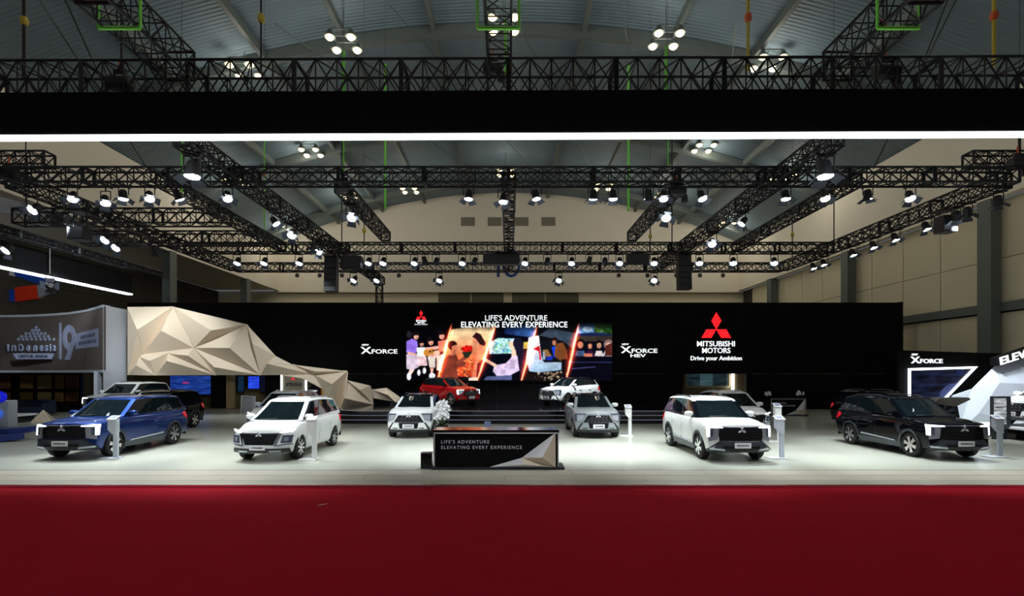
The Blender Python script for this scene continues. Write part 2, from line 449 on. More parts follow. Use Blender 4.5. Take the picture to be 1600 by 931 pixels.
for sx, sd in ((-1, 'left'), (1, 'right')):
    truss('side_truss', (sx * 17.3, 18.3, TZ), (sx * 17.3, 33.0, TZ), 'black outer %s truss running along the booth edge to the rear' % sd)
    truss('diagonal_truss', (sx * 9.3, 14.95, TZ), (sx * 9.3, 38.2 if sx < 0 else 33.0, TZ), 'black %s inner truss running from the front cross truss to the rear' % sd)
    truss('diagonal_truss', (sx * 12.1, 18.3, TZ), (sx * 12.1, 28.0, TZ), 'black %s middle truss between the inner and the outer truss' % sd, S=0.42)
    truss('short_truss', (sx * 6.05, 18.9, TZ), (sx * 6.05, 25.8, TZ), 'short black %s truss hanging over the stage with a free end' % sd, S=0.42)
    truss('overhead_truss', (sx * 9.35, 5.5, 11.25), (sx * 9.35, 14.95, 11.25), 'large black %s truss overhead coming towards the viewer above the fascia' % sd, S=0.8, r=0.034, rb=0.018, fine=True)
    truss('stub_truss', (sx * 18.0, 20.6, 10.9), (sx * 23.6, 20.6, 10.9), 'black truss end entering from the %s edge below the light strip' % sd, S=0.5, group='truss ends at the picture edges')
truss('overhead_truss', (-0.25, 5.5, 11.25), (-0.25, 14.9, 11.25), 'black centre truss overhead coming towards the viewer above the fascia', S=0.62, r=0.03, rb=0.016, fine=True)
truss('centre_truss', (0.0, 18.3, TZ), (0.0, 33.0, TZ), 'black centre truss running to the rear above the big screen', S=0.45)
truss('truss_leg', (-9.4, 38.1, 0.0), (-9.4, 38.1, 8.95), 'black upright truss leg behind the black wall, left of the screen', S=0.42)
truss('cross_truss', (-21.5, 23, TZ + .1), (-12.3, 23, TZ + .1), 'black cross truss at the left between outer and middle truss, the nearer one', S=0.62)
truss('cross_truss', (-21.5, 26.6, TZ + .1), (-12.3, 26.6, TZ + .1), 'black cross truss at the left between outer and middle truss, the farther one', S=0.62)

# black fascia beam with the white light strip
fas = thing('fascia_beam', 'wide black fascia beam with a white light strip along its lower edge', 'fascia', (0, YF, 9.0))
fas.rotation_euler = (0, 0, math.atan2(-0.25, 32))
for k in range(8):
    box_obj('fascia_panel', (-17.5 + k * 5.0, 0, 0.70), (4.999, 0.12, 1.20), M_black, fas)
box_obj('light_strip', (0, -0.02, 0.05), (40, 0.14, 0.12), M_strip, fas)
# fascia of the neighbouring stand at the left
n2 = thing('neighbour_fascia', 'black neighbouring fascia at the left with a slanting white light strip', 'fascia', (-21.7, 22.5, 7.0))
for k in range(4): box_obj('fascia_panel', (0, -5.62 + k * 3.75, 0.62), (0.3, 3.742, 1.1), M_black, n2)
box_obj('light_strip', (0.05, 0, 0.04), (0.3, 15, 0.07), M_strip, n2)
truss('neighbour_truss', (-20.6, 19, 8.35), (-20.6, 31, 8.35), 'thin black truss above the slanting light strip at the left', S=0.3, group='truss ends at the picture edges')

# ================================================================== RIGGING
def cable(px, py0, py1, Y, m, name, label, r=0.03, ball=None):
    a, b2 = P(px, py0, Y), P(px, py1, Y)
    b2.x = a.x; top = roofz(a.x) - 0.02; a.z = min(top, max(a.z, b2.z + 0.3))
    t = thing(name, label, 'cable', b2, group='hanging rigging cables')
    MB().bar((0, 0, 0), (0, 0, a.z - b2.z), r, 6).build('rope', m, t)
    if top - a.z > .05: MB().bar((0, 0, a.z - b2.z), (0, 0, top - b2.z), .008, 4).build('suspension_wire', M_truss, t)
    if ball is not None:
        MB().lathe([(0.0, -0.16), (0.09, -0.1), (0.11, 0), (0.09, 0.1), (0, 0.16)], 8).build('hook_block', ball, t, (0, 0, (a.z - b2.z) * 0.55))
    return t
cable(537, 80, 146, 15.9, M_green, 'hanging_sling', 'sling painted as green-lit behind the front truss, left of centre', .05)
cable(1041, 72, 142, 15.6, M_green, 'hanging_sling', 'sling painted as green-lit behind the front truss, right of centre', .045)
cable(790, 30, 118, 15.7, M_green, 'hanging_sling', 'sling painted as green-lit on the centre line at the front truss', .045)
cable(602, 100, 326, 26, M_green, 'hanging_sling', 'long sling painted as green-lit ending over the short left truss', .055, M_orange)
cable(982, 100, 330, 26, M_green, 'hanging_sling', 'long sling painted as green-lit ending over the short right truss', .055, M_orange)
cable(537, 150, 268, 18.1, M_green, 'hanging_sling', 'thin sling painted as green-lit down to the front cross truss at the left', .03, M_orange)
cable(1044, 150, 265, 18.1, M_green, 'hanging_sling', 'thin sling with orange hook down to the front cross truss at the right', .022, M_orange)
cable(284, 150, 300, 19, M_green, 'hanging_sling', 'sling painted as green-lit down to the left truss crossing', .035)
cable(413, 180, 380, 28.2, M_green, 'hanging_sling', 'sling painted as green-lit beside the left inner truss', .03, M_orange)
cable(38, -40, 122, 15.2, M_truss, 'hanging_cable', 'dark hoist chain with yellow block at the upper left', .05, M_yellow)
cable(408, -40, 112, 15.5, M_truss, 'hanging_cable', 'dark hoist chain with yellow block left of the upper centre', .03, M_yellow)
cable(1169, -40, 110, 15.3, M_yellow, 'hanging_cable', 'yellow hoist chain right of the upper centre', .045, M_orange)
cable(1553, -40, 104, 15.1, M_yellow, 'hanging_cable', 'yellow hoist chain at the upper right', .055, M_orange)
cable(190, -20, 110, 14.9, M_truss, 'hanging_cable', 'dark chain hoist over the left end of the front truss', .03)
cable(1380, -20, 108, 14.9, M_truss, 'hanging_cable', 'dark chain hoist over the right end of the front truss', .03, M_orange)
cable(534, 200, 385, 28.2, M_truss, 'hanging_cable', 'dark cable to the left end of the far cross truss', .03, M_yellow)
cable(569, 340, 385, 28.2, M_truss, 'hanging_cable', 'dark cable beside the short left truss', .03, M_yellow)
cable(1050, 200, 385, 28.2, M_truss, 'hanging_cable', 'dark cable to the right part of the far cross truss', .03, M_yellow)
cable(1016, 340, 405, 30, M_truss, 'hanging_cable', 'dark cable beside the short right truss', .03, M_yellow)
cable(1303, 220, 384, 28.2, M_truss, 'hanging_cable', 'dark cable to the right corner of the far trusses', .03, M_yellow)
cable(1238, 330, 412, 33, M_truss, 'hanging_cable', 'dark cable to the right corner of the rearmost truss', .03, M_yellow)
cable(41, 248, 283, 20, M_truss, 'hanging_cable', 'dark tube between the left truss end and the outer truss', .05)
cable(1593, 215, 262, 19, M_truss, 'hanging_cable', 'dark tube over the right truss corner', .05)
def wire(a, b2, label):
    a = Vector(a); b2 = Vector(b2)
    t = thing('guy_wire', label, 'cable', b2, group='slanting guy wires')
    MB().bar((0, 0, 0), tuple(a - b2), 0.02, 5).build('wire', M_truss, t)
wire(P(88, -30, 15.2), P(170, 150, 15.2), 'thin dark slanting wire at the upper left')
wire(P(1492, -30, 15.2), P(1440, 104, 15.2), 'thin dark slanting wire at the upper right')
wire((-20.2, 18, roofz(20.2) - .06), P(238, 275, 18), 'thin slanting wire under the light strip at the left')
wire((18.7, 18, roofz(18.7) - .06), P(1364, 264, 18), 'thin slanting wire under the light strip at the right')
# chain hoists: drum body, hook and bracket
def hoist(px, py, Y, label, s=1.0):
    t = thing('chain_hoist', label, 'hoist', P(px, py, Y), group='black chain hoists')
    MB().lathe([(0, -.28 * s), (.16 * s, -.28 * s), (.19 * s, -.2 * s), (.19 * s, .2 * s), (.16 * s, .28 * s), (0, .28 * s)], 14, 'X').build('motor', M_fixt, t, smooth=True)
    box_obj('bracket', (0, 0, .24 * s), (.3 * s, .1 * s, .16 * s), M_fixt, t, .01)
    MB().lathe([(0, -.3 * s), (.12 * s, -.25 * s), (.10 * s, 0), (0, 0)], 10, 'Z', (0.25 * s, 0, -.1 * s)).build('chain_bag', M_fixt, t)
    MB().bar((-.02, 0, .3 * s), (-.02, 0, .55 * s), .025 * s).build('hook', M_orange, t)
hoist(188, 130, 14.9, 'chain hoist on the front truss at the left', 1.15); hoist(1385, 112, 14.9, 'chain hoist on the front truss at the right', 1.15)
hoist(770, 108, 15.4, 'chain hoist on the front truss at the centre', 1.0); hoist(537, 292, 18.4, 'chain hoist under the front cross truss at the left')
hoist(1058, 300, 18.0, 'chain hoist under the front cross truss at the right'); hoist(15, 272, 18.0, 'chain hoist at the left truss corner', 1.1)
hoist(1591, 256, 18.0, 'chain hoist at the right truss corner', 1.1)

# green hoist frames on the overhead trusses
def hoist_frame(x, lab):
    t = thing('hoist_frame', 'bright green hoist frame on the %s overhead truss' % lab, 'hoist frame', (x, 12.6, 10.84), group='green hoist frames')
    h = .5
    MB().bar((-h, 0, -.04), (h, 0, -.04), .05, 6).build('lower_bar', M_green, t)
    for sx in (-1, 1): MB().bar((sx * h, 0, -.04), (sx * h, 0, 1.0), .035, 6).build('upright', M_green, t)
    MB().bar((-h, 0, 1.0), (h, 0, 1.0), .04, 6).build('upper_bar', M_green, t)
    MB().bar((0, 0, 1.0), (0, 0, roofz(x) - 10.9), .015, 5).build('chain', M_truss, t)
hoist_frame(-9.35, 'left'); hoist_frame(-0.25, 'centre'); hoist_frame(9.35, 'right')
cn = thing('canopy_panel', 'pale slanted canopy panel of the neighbouring stand behind the left trusses', 'canopy', P(0, 330, 25.0))
MB().prism([P(x, y, 25.0) - Vector(cn.location) for x, y in ((-60, 296), (0, 307), (118, 338), (60, 338), (-60, 326))], (0, .12, 0)).build('panel', M_lgrey, cn)
for px in (-40, 40): MB().bar(P(px, 325, 25.1) - Vector(cn.location), P(px, 325, 25.1) - Vector(cn.location) + Vector((0, 0, 11.0)), .02, 5).build('hanger', M_truss, cn)

# ================================================================== SPOTLIGHTS
can_m = MB().lathe([(0.0, 0.34), (0.09, 0.34), (0.12, 0.29), (0.14, 0.08), (0.165, 0.02), (0.165, 0.0), (0.15, 0.0)], 16).mesh('housing', True)
lens_m = MB().lathe([(0.0, -0.012), (0.10, -0.010), (0.155, 0.005), (0.155, 0.02), (0.0, 0.02)], 16).mesh('lens', True)
yoke_m = MB().bar((-.18, 0, .14), (-.18, 0, .44), .018).bar((.18, 0, .14), (.18, 0, .44), .018).bar((-.18, 0, .44), (.18, 0, .44), .018).mesh('yoke')
barn_m = [MB().prism([(-.13, .16, 0), (.13, .16, 0), (.17, .30, -.10), (-.17, .30, -.10)], (0, .008, 0)).mesh('barn_door', fix=True)]
SPOTS = []
def spot(px, py, Y, label, group, tilt=(0, 0), lit=True, s=0.95, watt=None, doors=True, target=None, blend=.8, size=40, lens_on=True, hang=8.955, loc=None):
    c = Vector(loc) if loc is not None else P(px, py, Y)
    c.z = min(c.z, hang - .46 * s - .03)
    t = thing('stage_spotlight', label, 'spotlight', c, group=group)
    obj('yoke', yoke_m, M_fixt, t).scale = (s, s, s)
    MB().bar((0, 0, .44 * s), (0, 0, hang - c.z), .022, 6).box((0, 0, hang - c.z - .04), (.09, .09, .07)).box((0, 0, hang - c.z - .005), (.62, .62, .02) if lit is None else (.62, .05, .03)).box((0, 0, hang - c.z - .005), (.05, .62, .03)).build('clamp', M_fixt, t)
    if target is not None:
        d = (c - Vector(target)).normalized()
        q = d.to_track_quat('Z', 'Y'); R = q.to_euler()
    else:
        R = (math.radians(tilt[0]), math.radians(tilt[1]), 0)
    h = obj('housing', can_m, M_fixt, t, (0, 0, 0), R); h.scale = (s, s, s)
    obj('lens', lens_m, M_lens if lens_on else M_headd, h)
    if doors:
        for k in range(4): obj('barn_door', barn_m[0], M_barn, h, (0, 0, 0), (0, 0, k * math.pi / 2))
    if lit:
        ld = bpy.data.lights.new('spot_beam', 'SPOT'); ld.energy = watt or SPOT_W; ld.color = (0.90, 0.97, 1.0)
        ld.spot_size = math.radians(size); ld.spot_blend = blend; ld.shadow_soft_size = 0.14
        lo = bpy.data.objects.new('spot_beam', ld); COL.objects.link(lo); lo.parent = h; lo.location = (0, 0, -0.25)
    return t
def row(pts, Y, where, group, **k):
    pts = sorted(pts)
    for i, q in enumerate(pts):
        kw = dict(k)
        if len(q) > 2: kw.update(q[2])
        spot(q[0], q[1], q[3] if len(q) > 3 else Y, 'black spotlight %s, %s from the left' % (where, ORD[i]), group, **kw)
tg = lambda x, y: dict(target=(x, y, 0.3))
row([(113, 312, tg(-13.5, 14)), (165, 318, tg(-11, 15)), (193, 310, tg(-12, 17)), (234, 310, tg(-9, 14.5)), (281, 312, tg(-8, 19)), (356, 310, tg(-6.5, 14.5)),
     (732, 300, tg(-2, 17)), (786, 316, tg(-1, 16)), (838, 300, tg(2, 17)), (927, 300, dict(tilt=(0, 0), lit=False)), (958, 304, tg(3.5, 17)), (1013, 300, tg(5, 19.5)),
     (1037, 308, tg(5.0, 14.5)), (1098, 303, tg(8, 15)), (1228, 308, tg(9.5, 16.5)), (1290, 303, tg(11, 14.5)), (1356, 297, tg(13, 18.5)), (1423, 306, tg(13.5, 14.2))],
    18.0, 'hanging from the front cross truss', 'spotlights on the front cross truss')
row([(370, 410), (412, 410), (467, 408), (575, 410), (598, 408), (647, 409), (681, 402, dict(lens_on=False, doors=False)), (722, 407), (741, 404, dict(lens_on=False, doors=False)),
     (820, 406), (855, 400, dict(lens_on=False, doors=False)), (893, 409), (945, 400, dict(lens_on=False, doors=False)), (968, 407), (1022, 408), (1093, 408), (1146, 408), (1210, 404)],
    28.2, 'hanging under the far cross truss', 'spotlights on the far cross truss', lit=False, tilt=(-26, 8), s=1.1)
row([(552, 424), (588, 437), (686, 430), (873, 431), (1022, 424)], 33.3, 'hanging under the rearmost cross truss', 'spotlights on the rearmost truss', lit=False, tilt=(-32, 20), s=1.15)
row([(px, py, {1560: dict(lit=True, target=(20.6, 21.0, 1.0), size=60), 1512: dict(lit=True, target=(21.0, 23.4, 2.6), size=70), 1494: dict(lit=True, target=(20.0, 23.4, 1.8), size=60)}.get(px, {}), 17.3 * FPX / (px - VX)) for px, py in ((1560, 316), (1512, 304), (1494, 338), (1449, 356), (1400, 374), (1366, 384), (1334, 399), (1288, 412), (1272, 404))], 20,
    'hanging along the outer right truss', 'spotlights on the outer right truss', lit=False, tilt=(-18, -12), s=1.0)
row([(8, 392, dict(hang=8.2), 21.5), (78, 446, dict(hang=8.2, lit=True, target=tuple(P(30, 455, 38)), watt=2000, size=60), 23.6), (50, 320, {}, 19.04), (163, 376, {}, 22.4), (180, 388, {}, 23.07)], 20, 'at the far left among the outer trusses', 'spotlights at the far left', lit=False, tilt=(-42, 12), s=1.1)
row([(455, 368, {}, 22.5), (497, 384, {}, 25.5), (300, 250, dict(s=1.4, tilt=(-8, 0)), 15.4), (1290, 250, dict(s=1.4, tilt=(-8, 0)), 15.4), (1113, 375, {}, 24), (549, 314, dict(hang=9.0), 20.1), (1041, 316, dict(hang=9.0), 20.1)], 20,
    'hanging from the inner lengthwise trusses', 'spotlights on the inner trusses', lit=False, tilt=(-40, 10), s=1.1)
# unseen floods added behind the fascia to light the car fronts and the floor
for i, x in enumerate((-14.2, -11.2, -7.4, -4.3, -1.4, 1.4, 4.3, 7.4, 11.2, 14.2)):
    spot(0, 0, 0, 'unseen added flood lamp behind the fascia beam, %s from the left' % ORD[i], 'unseen flood lamps added behind the fascia', target=(x, 17.6, 0.2), watt=FLOOD_W, size=66, blend=.9, hang=10.27, loc=(x, 15.0, 9.42))
# wash lamps added to brighten the cars, facets and curved wall
for x, y, tx, ty, tz, wm, lab in ((-4.5, 28.2, -3.6, 31.5, 1.0, 1.3, 'over the red car on the stage'), (4.3, 28.2, 3.3, 31.5, 1.0, 2.2, 'over the white car on the stage'),
                              (-17.3, 25.7, -18.8, 30.3, 3.4, .5, 'facing the left end of the faceted wall'), (-9.3, 25.0, -12.2, 30.6, 2.2, .6, 'facing the middle of the faceted wall'),
                              (-17.3, 20.2, -25, 31.5, 4.0, .8, 'facing the curved slatted wall'), (-9.3, 21.0, -3.9, 20.2, 0.9, .8, 'facing the white compact car'), (9.3, 21.0, 3.6, 20.2, 0.9, 1.0, 'facing the silver compact car')):
    spot(0, 0, 0, 'added wash lamp ' + lab, 'added wash lamps', target=(tx, ty, tz), watt=SPOT_W * wm, size=70, loc=(x, y, 8.5))
# out-of-view spotlights added on the overhead trusses as front fill
for x, tx, ty, lab in ((-9.35, -7.5, 15.5, 'left'), (-0.25, 0.0, 13.9, 'centre'), (9.35, 8.5, 15.5, 'right')):
    spot(0, 0, 0, 'unseen added spotlight under the %s overhead truss facing the booth' % lab, 'unseen fill spotlights on the overhead trusses', target=(tx, ty, .7), watt=SPOT_W * (1.0 if tx else .8), size=46 if tx else 30, blend=1.0, hang=10.81 if tx else 10.9, loc=(x, 7.2, 10.3))
# loudspeakers and boxes under the far trusses
def line_array(px0, px1, py0, py1, Y, label):
    a, b2 = P(px0, py0, Y), P(px1, py1, Y)
    t = thing('line_array_speaker', label, 'loudspeaker', ((a.x + b2.x) / 2, Y, b2.z), group='hanging line array speakers')
    w, h = b2.x - a.x, a.z - b2.z; n = 6
    for k in range(n):
        c = box_obj('cabinet', (0, 0.02 * k, h * (k + .5) / n), (w, 0.5, h / n * 0.96), M_fixt, t, .015)
        box_obj('grille', (0, -0.255, 0), (w * 0.9, 0.02, h / n * 0.8), M_trim, c)
    box_obj('flying_frame', (0, 0, h + 0.05), (w * 1.02, 0.5, 0.06), M_fixt, t)
    for sx in (-1, 1): MB().bar((sx * w * .35, 0, h + .05), (sx * w * .35, 0, 9.0 - b2.z), .02).build('chain', M_truss, t)
line_array(508, 527, 402, 456, 28.2, 'tall black line array speaker hanging left of the screen')
line_array(1059, 1079, 398, 453, 28.2, 'tall black line array speaker hanging right of the screen')
def rig_box(px0, px1, py0, py1, Y, label):
    a, b2 = P(px0, py0, Y), P(px1, py1, Y)
    t = thing('subwoofer_box', label, 'loudspeaker', ((a.x + b2.x) / 2, Y, (a.z + b2.z) / 2), group='black boxes under the far trusses')
    w, h = b2.x - a.x, a.z - b2.z
    box_obj('cabinet', (0, 0, 0), (w, .5, h), M_fixt, t, .02); box_obj('grille', (0, -.255, 0), (w * .92, .02, h * .84), M_trim, t)
    for sx in (-1, 1): MB().bar((sx * w * .4, 0, h / 2), (sx * w * .4, 0, max(h / 2 + .05, 8.96 - (a.z + b2.z) / 2)), .02).build('strap', M_truss, t)
    MB().box((0, 0, 8.95 - (a.z + b2.z) / 2), (.62, .62, .03)).build('clamp', M_fixt, t)
rig_box(533, 566, 401, 420, 28.2, 'black speaker box beside the left line array'); rig_box(979, 1013, 397, 412, 28.2, 'black speaker box left of the right line array')
rig_box(755, 812, 398, 414, 28.2, 'wide black box under the centre truss'); rig_box(1466, 1489, 338, 364, 20.75, 'black speaker box under the outer right truss')
rig_box(112, 138, 356, 376, 21, 'black speaker box under the outer left truss')
# ================================================================== BOOTH WALLS, STAGE, SCREEN
BY = 37.0
def wall_pieces():
    """black back wall with a doorway at the left (under the facets) and one at the right"""
    t = structure(thing('wall_booth', None, None, (0, BY, 0)))
    xl, xr = P(199, 500, BY).x, P(1411, 500, BY).x
    top = P(800, 472.5, BY).z; door = 2.5
    dx0, dx1 = P(1067, 584, BY).x, P(1166, 584, BY).x
    lx0, lx1 = xl + 0.05, P(486, 584, BY).x
    cells = []
    n = 17; w = (xr - xl) / n
    for k in range(n): cells.append((xl + k * w, xl + (k + 1) * w, door, top))
    def low(x0, x1):
        m = max(1, round((x1 - x0) / w))
        for k in range(m): cells.append((x0 + k * (x1 - x0) / m, x0 + (k + 1) * (x1 - x0) / m, 0, door))
    low(lx1, dx0); low(dx1, xr)
    for x0, x1, z0, z1 in cells:
        box_obj('wall_panel', ((x0 + x1) / 2, 0.1, (z0 + z1) / 2), (x1 - x0 - 0.008, 0.2, z1 - z0 - 0.006), M_black, t)
    return t, dx0, dx1, lx0, lx1
wallb, dx0, dx1, lx0, lx1 = wall_pieces()
structure(box_obj('wall_return', (P(1411, 500, BY).x, BY + 0.9, 3.8), (0.15, 1.6, 7.6), M_black))

# room behind the left doorway: tan back wall, blue screens, column, after-sales panel, stand
YR = 38.6
M_room = mat('olive_room_wall', rgb(112, 100, 66), 0.8, noise=0.06)
structure(box_obj('wall_lounge', ((lx0 + lx1) / 2, YR + 0.5, 1.5), (lx1 - lx0 + 2, 0.2, 3.0), M_room))
def screen_mat(name, c1, c2, e=1.0):
    m = mat(name, c1, .3); nt = m.node_tree; b = nt.nodes['Principled BSDF']
    tc = nt.nodes.new('ShaderNodeTexCoord'); nz = nt.nodes.new('ShaderNodeTexNoise'); nz.inputs['Scale'].default_value = 1.6; nz.inputs['Detail'].default_value = 5
    mp = nt.nodes.new('ShaderNodeMapping'); mp.inputs['Scale'].default_value = (0.6, 1, 3.0)
    cr = nt.nodes.new('ShaderNodeValToRGB'); cr.color_ramp.elements[0].position = .35; cr.color_ramp.elements[1].position = .75
    cr.color_ramp.elements[0].color = (*c1, 1); cr.color_ramp.elements[1].color = (*c2, 1)
    nt.links.new(tc.outputs['Object'], mp.inputs['Vector']); nt.links.new(mp.outputs['Vector'], nz.inputs['Vector']); nt.links.new(nz.outputs['Fac'], cr.inputs['Fac'])
    nt.links.new(cr.outputs['Color'], b.inputs['Emission Color']); b.inputs['Emission Strength'].default_value = e
    b.inputs['Base Color'].default_value = (0, 0, 0, 1)
    return m
def rect(px0, px1, py0, py1, Y):
    a, b2 = P(px0, py0, Y), P(px1, py1, Y)
    return (a + b2) / 2, b2.x - a.x, a.z - b2.z
def tv(px0, px1, py0, py1, Y, m, label, name='wall_screen', cat='screen', bez=0.05):
    c, w, h = rect(px0, px1, py0, py1, Y)
    t = thing(name, label, cat, c)
    box_obj('casing', (0, 0.05, 0), (w + bez, 0.08, h + bez), M_gblack, t)
    box_obj('display', (0, 0, 0), (w, 0.02, h), m, t)
    return t, w, h
t, w, h = tv(266, 331, 587, 616, YR, screen_mat('blue_sea_screen', (0.004, .012, .12), (0.02, .08, .42)), 'wide dark blue screen with small lettering under the faceted wall')
obj('lettering', fit_text('Technology With', w * .42, h * .10, depth=.004), M_blueprint, t, (w * .08, -.02, h * .37))
obj('lettering', fit_text('MIVEC', w * .14, h * .09, depth=.004), M_red_em, t, (-w * .12, -.02, h * .12))
obj('lettering', fit_text('POWER', w * .17, h * .09, depth=.004), M_blueprint, t, (w * .14, -.02, h * .12))
tv(388, 405, 588, 607, YR - .1, screen_mat('bright_blue_screen', (0.01, .02, .5), (0.03, .12, 1.0)), 'small bright blue screen beside the tan column')
tv(372, 381, 588, 612, YR, screen_mat('teal_poster', (0.004, .014, .05), (0.01, .05, .11), .6), 'narrow dark teal poster left of the small bright blue screen', 'wall_poster', 'poster')
tv(407, 414, 588, 612, YR, screen_mat('dark_poster', (0.001, .002, .012), (0.004, .008, .04), .6), 'narrow dark navy poster right of the small bright blue screen', 'wall_poster', 'poster')
c, w, h = rect(331, 355, 586, 648, YR - .3)
tag(box_obj('partition', (c.x, c.y, 1.3), (w, .3, 2.6), M_black), 'black partition between the blue screens', 'partition')
c, w, h = rect(355, 366, 586, 648, YR - .4)
tag(box_obj('column', (c.x, c.y, 1.3), (w, .3, 2.6), M_tan), 'tan column right of the black partition', 'column')
c, w, h = rect(417, 439, 586, 648, YR - .4)
tag(box_obj('partition', (c.x, c.y, 1.3), (w, .3, 2.6), M_black), 'black partition left of the after-sales panel', 'partition')
t = thing('counter_stand', 'white angled counter stand behind the silver van', 'stand', (P(385, 645, 33.4).x, 33.4, 0))
MB().prism([(-.36, 0, 1.12), (.36, 0, 1.06), (.34, 0, 1.0), (-.20, 0, 1.04), (-.30, 0, 0), (-.38, 0, 0)], (0, .5, 0)).build('body', M_white, t)
MB().box((.07, .25, .5), (.6, .42, 1.0)).build('body_panel', M_lgrey, t)
t = thing('after_sales_panel', 'grey AFTER SALES panel between two white light strips', 'sign', P(459, 600, 35.6))
c, w, h = rect(442, 477, 586, 622, 35.6)
box_obj('panel', (0, .05, -.4), (w, .1, 2.8), mat('warm_grey_panel', rgb(150, 142, 124), .6), t)
for px in (440, 478.5): box_obj('light_strip', (P(px, 600, 35.6).x - P(459, 600, 35.6).x, -.02, -.4), (.09, .08, 2.3), M_strip, t)
obj('emblem', emblem_mesh(.09, .01), M_red_em, t, (-.05, -.01, .36))
obj('lettering', fit_text('AFTER SALES', w * .74, .22, depth=.02, bold=.02), M_dletter, t, (0, -.01, -.02))
c, w, h = rect(482, 498, 605, 616, 35.6)
t = thing('small_sign', 'small black sign with white lettering beside the after-sales panel', 'sign', c)
box_obj('board', (0, 0, 0), (w, .04, h), M_gblack, t); box_obj('post', (0, .04, -c.z / 2), (.05, .04, c.z), M_gblack, t); obj('lettering', fit_text('MITSUBISHI', w * .7, h * .22, depth=.005), M_txt, t, (0, -.03, 0))
c, w, h = rect(502, 512, 600, 620, 36)
c.z = 1.0; tag(box_obj('wooden_board', c, (w, .06, 2.0), mat('ochre_wood', rgb(196, 130, 50), .5, noise=.15)), 'narrow ochre wooden board behind the faceted wall tip', 'board')

# room behind the right doorway
structure(box_obj('wall_office', ((dx0 + dx1) / 2, YR + 0.2, 1.5), (dx1 - dx0 + 1.5, 0.2, 3.0), M_room))
t, w, h = tv(1072, 1138, 583, 603, YR, screen_mat('dim_picture', (0.002, .002, .003), (0.02, .05, .06), .8), 'dim picture in a tan frame inside the right doorway', 'framed_picture', 'picture', .02)
c, w, h = rect(1072, 1138, 583, 603, YR)
box_obj('frame', (0, -.02, -h / 2 - .06), (w + .2, .1, .14), M_tan, t); box_obj('frame', (w / 2 + .1, -.02, 0), (.16, .1, h), M_tan, t); box_obj('frame', (-w / 2 - .06, -.02, 0), (.08, .1, h), M_tan, t)
box_obj('print', (-w * .12 + .3, -.03, 0), (w * .30, .02, h * .96), screen_mat('teal_print', (.02, .05, .06), (.05, .10, .11), .9), t)
c, w, h = rect(1143, 1147, 583, 620, YR - .3)
t = thing('light_column', 'tan panel with a white upright light strip in the right doorway', 'panel', (c.x, c.y, 0))
box_obj('light_strip', (0, 0, 1.3), (w, .08, 2.5), M_strip, t); box_obj('panel', (P(1157, 0, YR - .3).x - c.x, .1, 1.3), (.95, .12, 2.5), M_tan, t)
box_obj('edge_strip', (P(1166, 0, YR - .3).x - c.x, .0, 1.3), (.08, .08, 2.5), mat('pale_edge', rgb(200, 204, 200), .5), t)

# stage: three black steps with pale, faintly glowing nosings
SF = 26.3
stage = thing('stage_platform', 'black three-step stage with faintly glowing step edges carrying two cars', 'stage', (0, SF, 0))
def outline(d, z0, z1):
    xl = -9.9 + d * .8; xr = 9.2 - d * .5
    return [(xl + 1.6, d), (xr - 1.0, d), (xr, d + 0.9), (xr, 10.5), (xl, 10.5), (xl, d + 1.1)]
for k in range(3):
    pts = outline(k * .33, 0, 0)
    mb = MB().prism([(x, y, k * .2) for x, y in pts], (0, 0, .192)); mb.build('step', M_gblack, stage)
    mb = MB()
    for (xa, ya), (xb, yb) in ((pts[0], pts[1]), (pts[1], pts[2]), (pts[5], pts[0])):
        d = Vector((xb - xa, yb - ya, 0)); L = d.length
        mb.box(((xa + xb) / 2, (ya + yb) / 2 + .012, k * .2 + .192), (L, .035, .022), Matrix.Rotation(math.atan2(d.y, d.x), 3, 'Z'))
    mb.build('step_nosing', mat('glowing_step_edge', rgb(150, 152, 168), .4, emit=rgb(150, 152, 172), estr=.45), stage)  # slight glow put into the nosings for their lit look

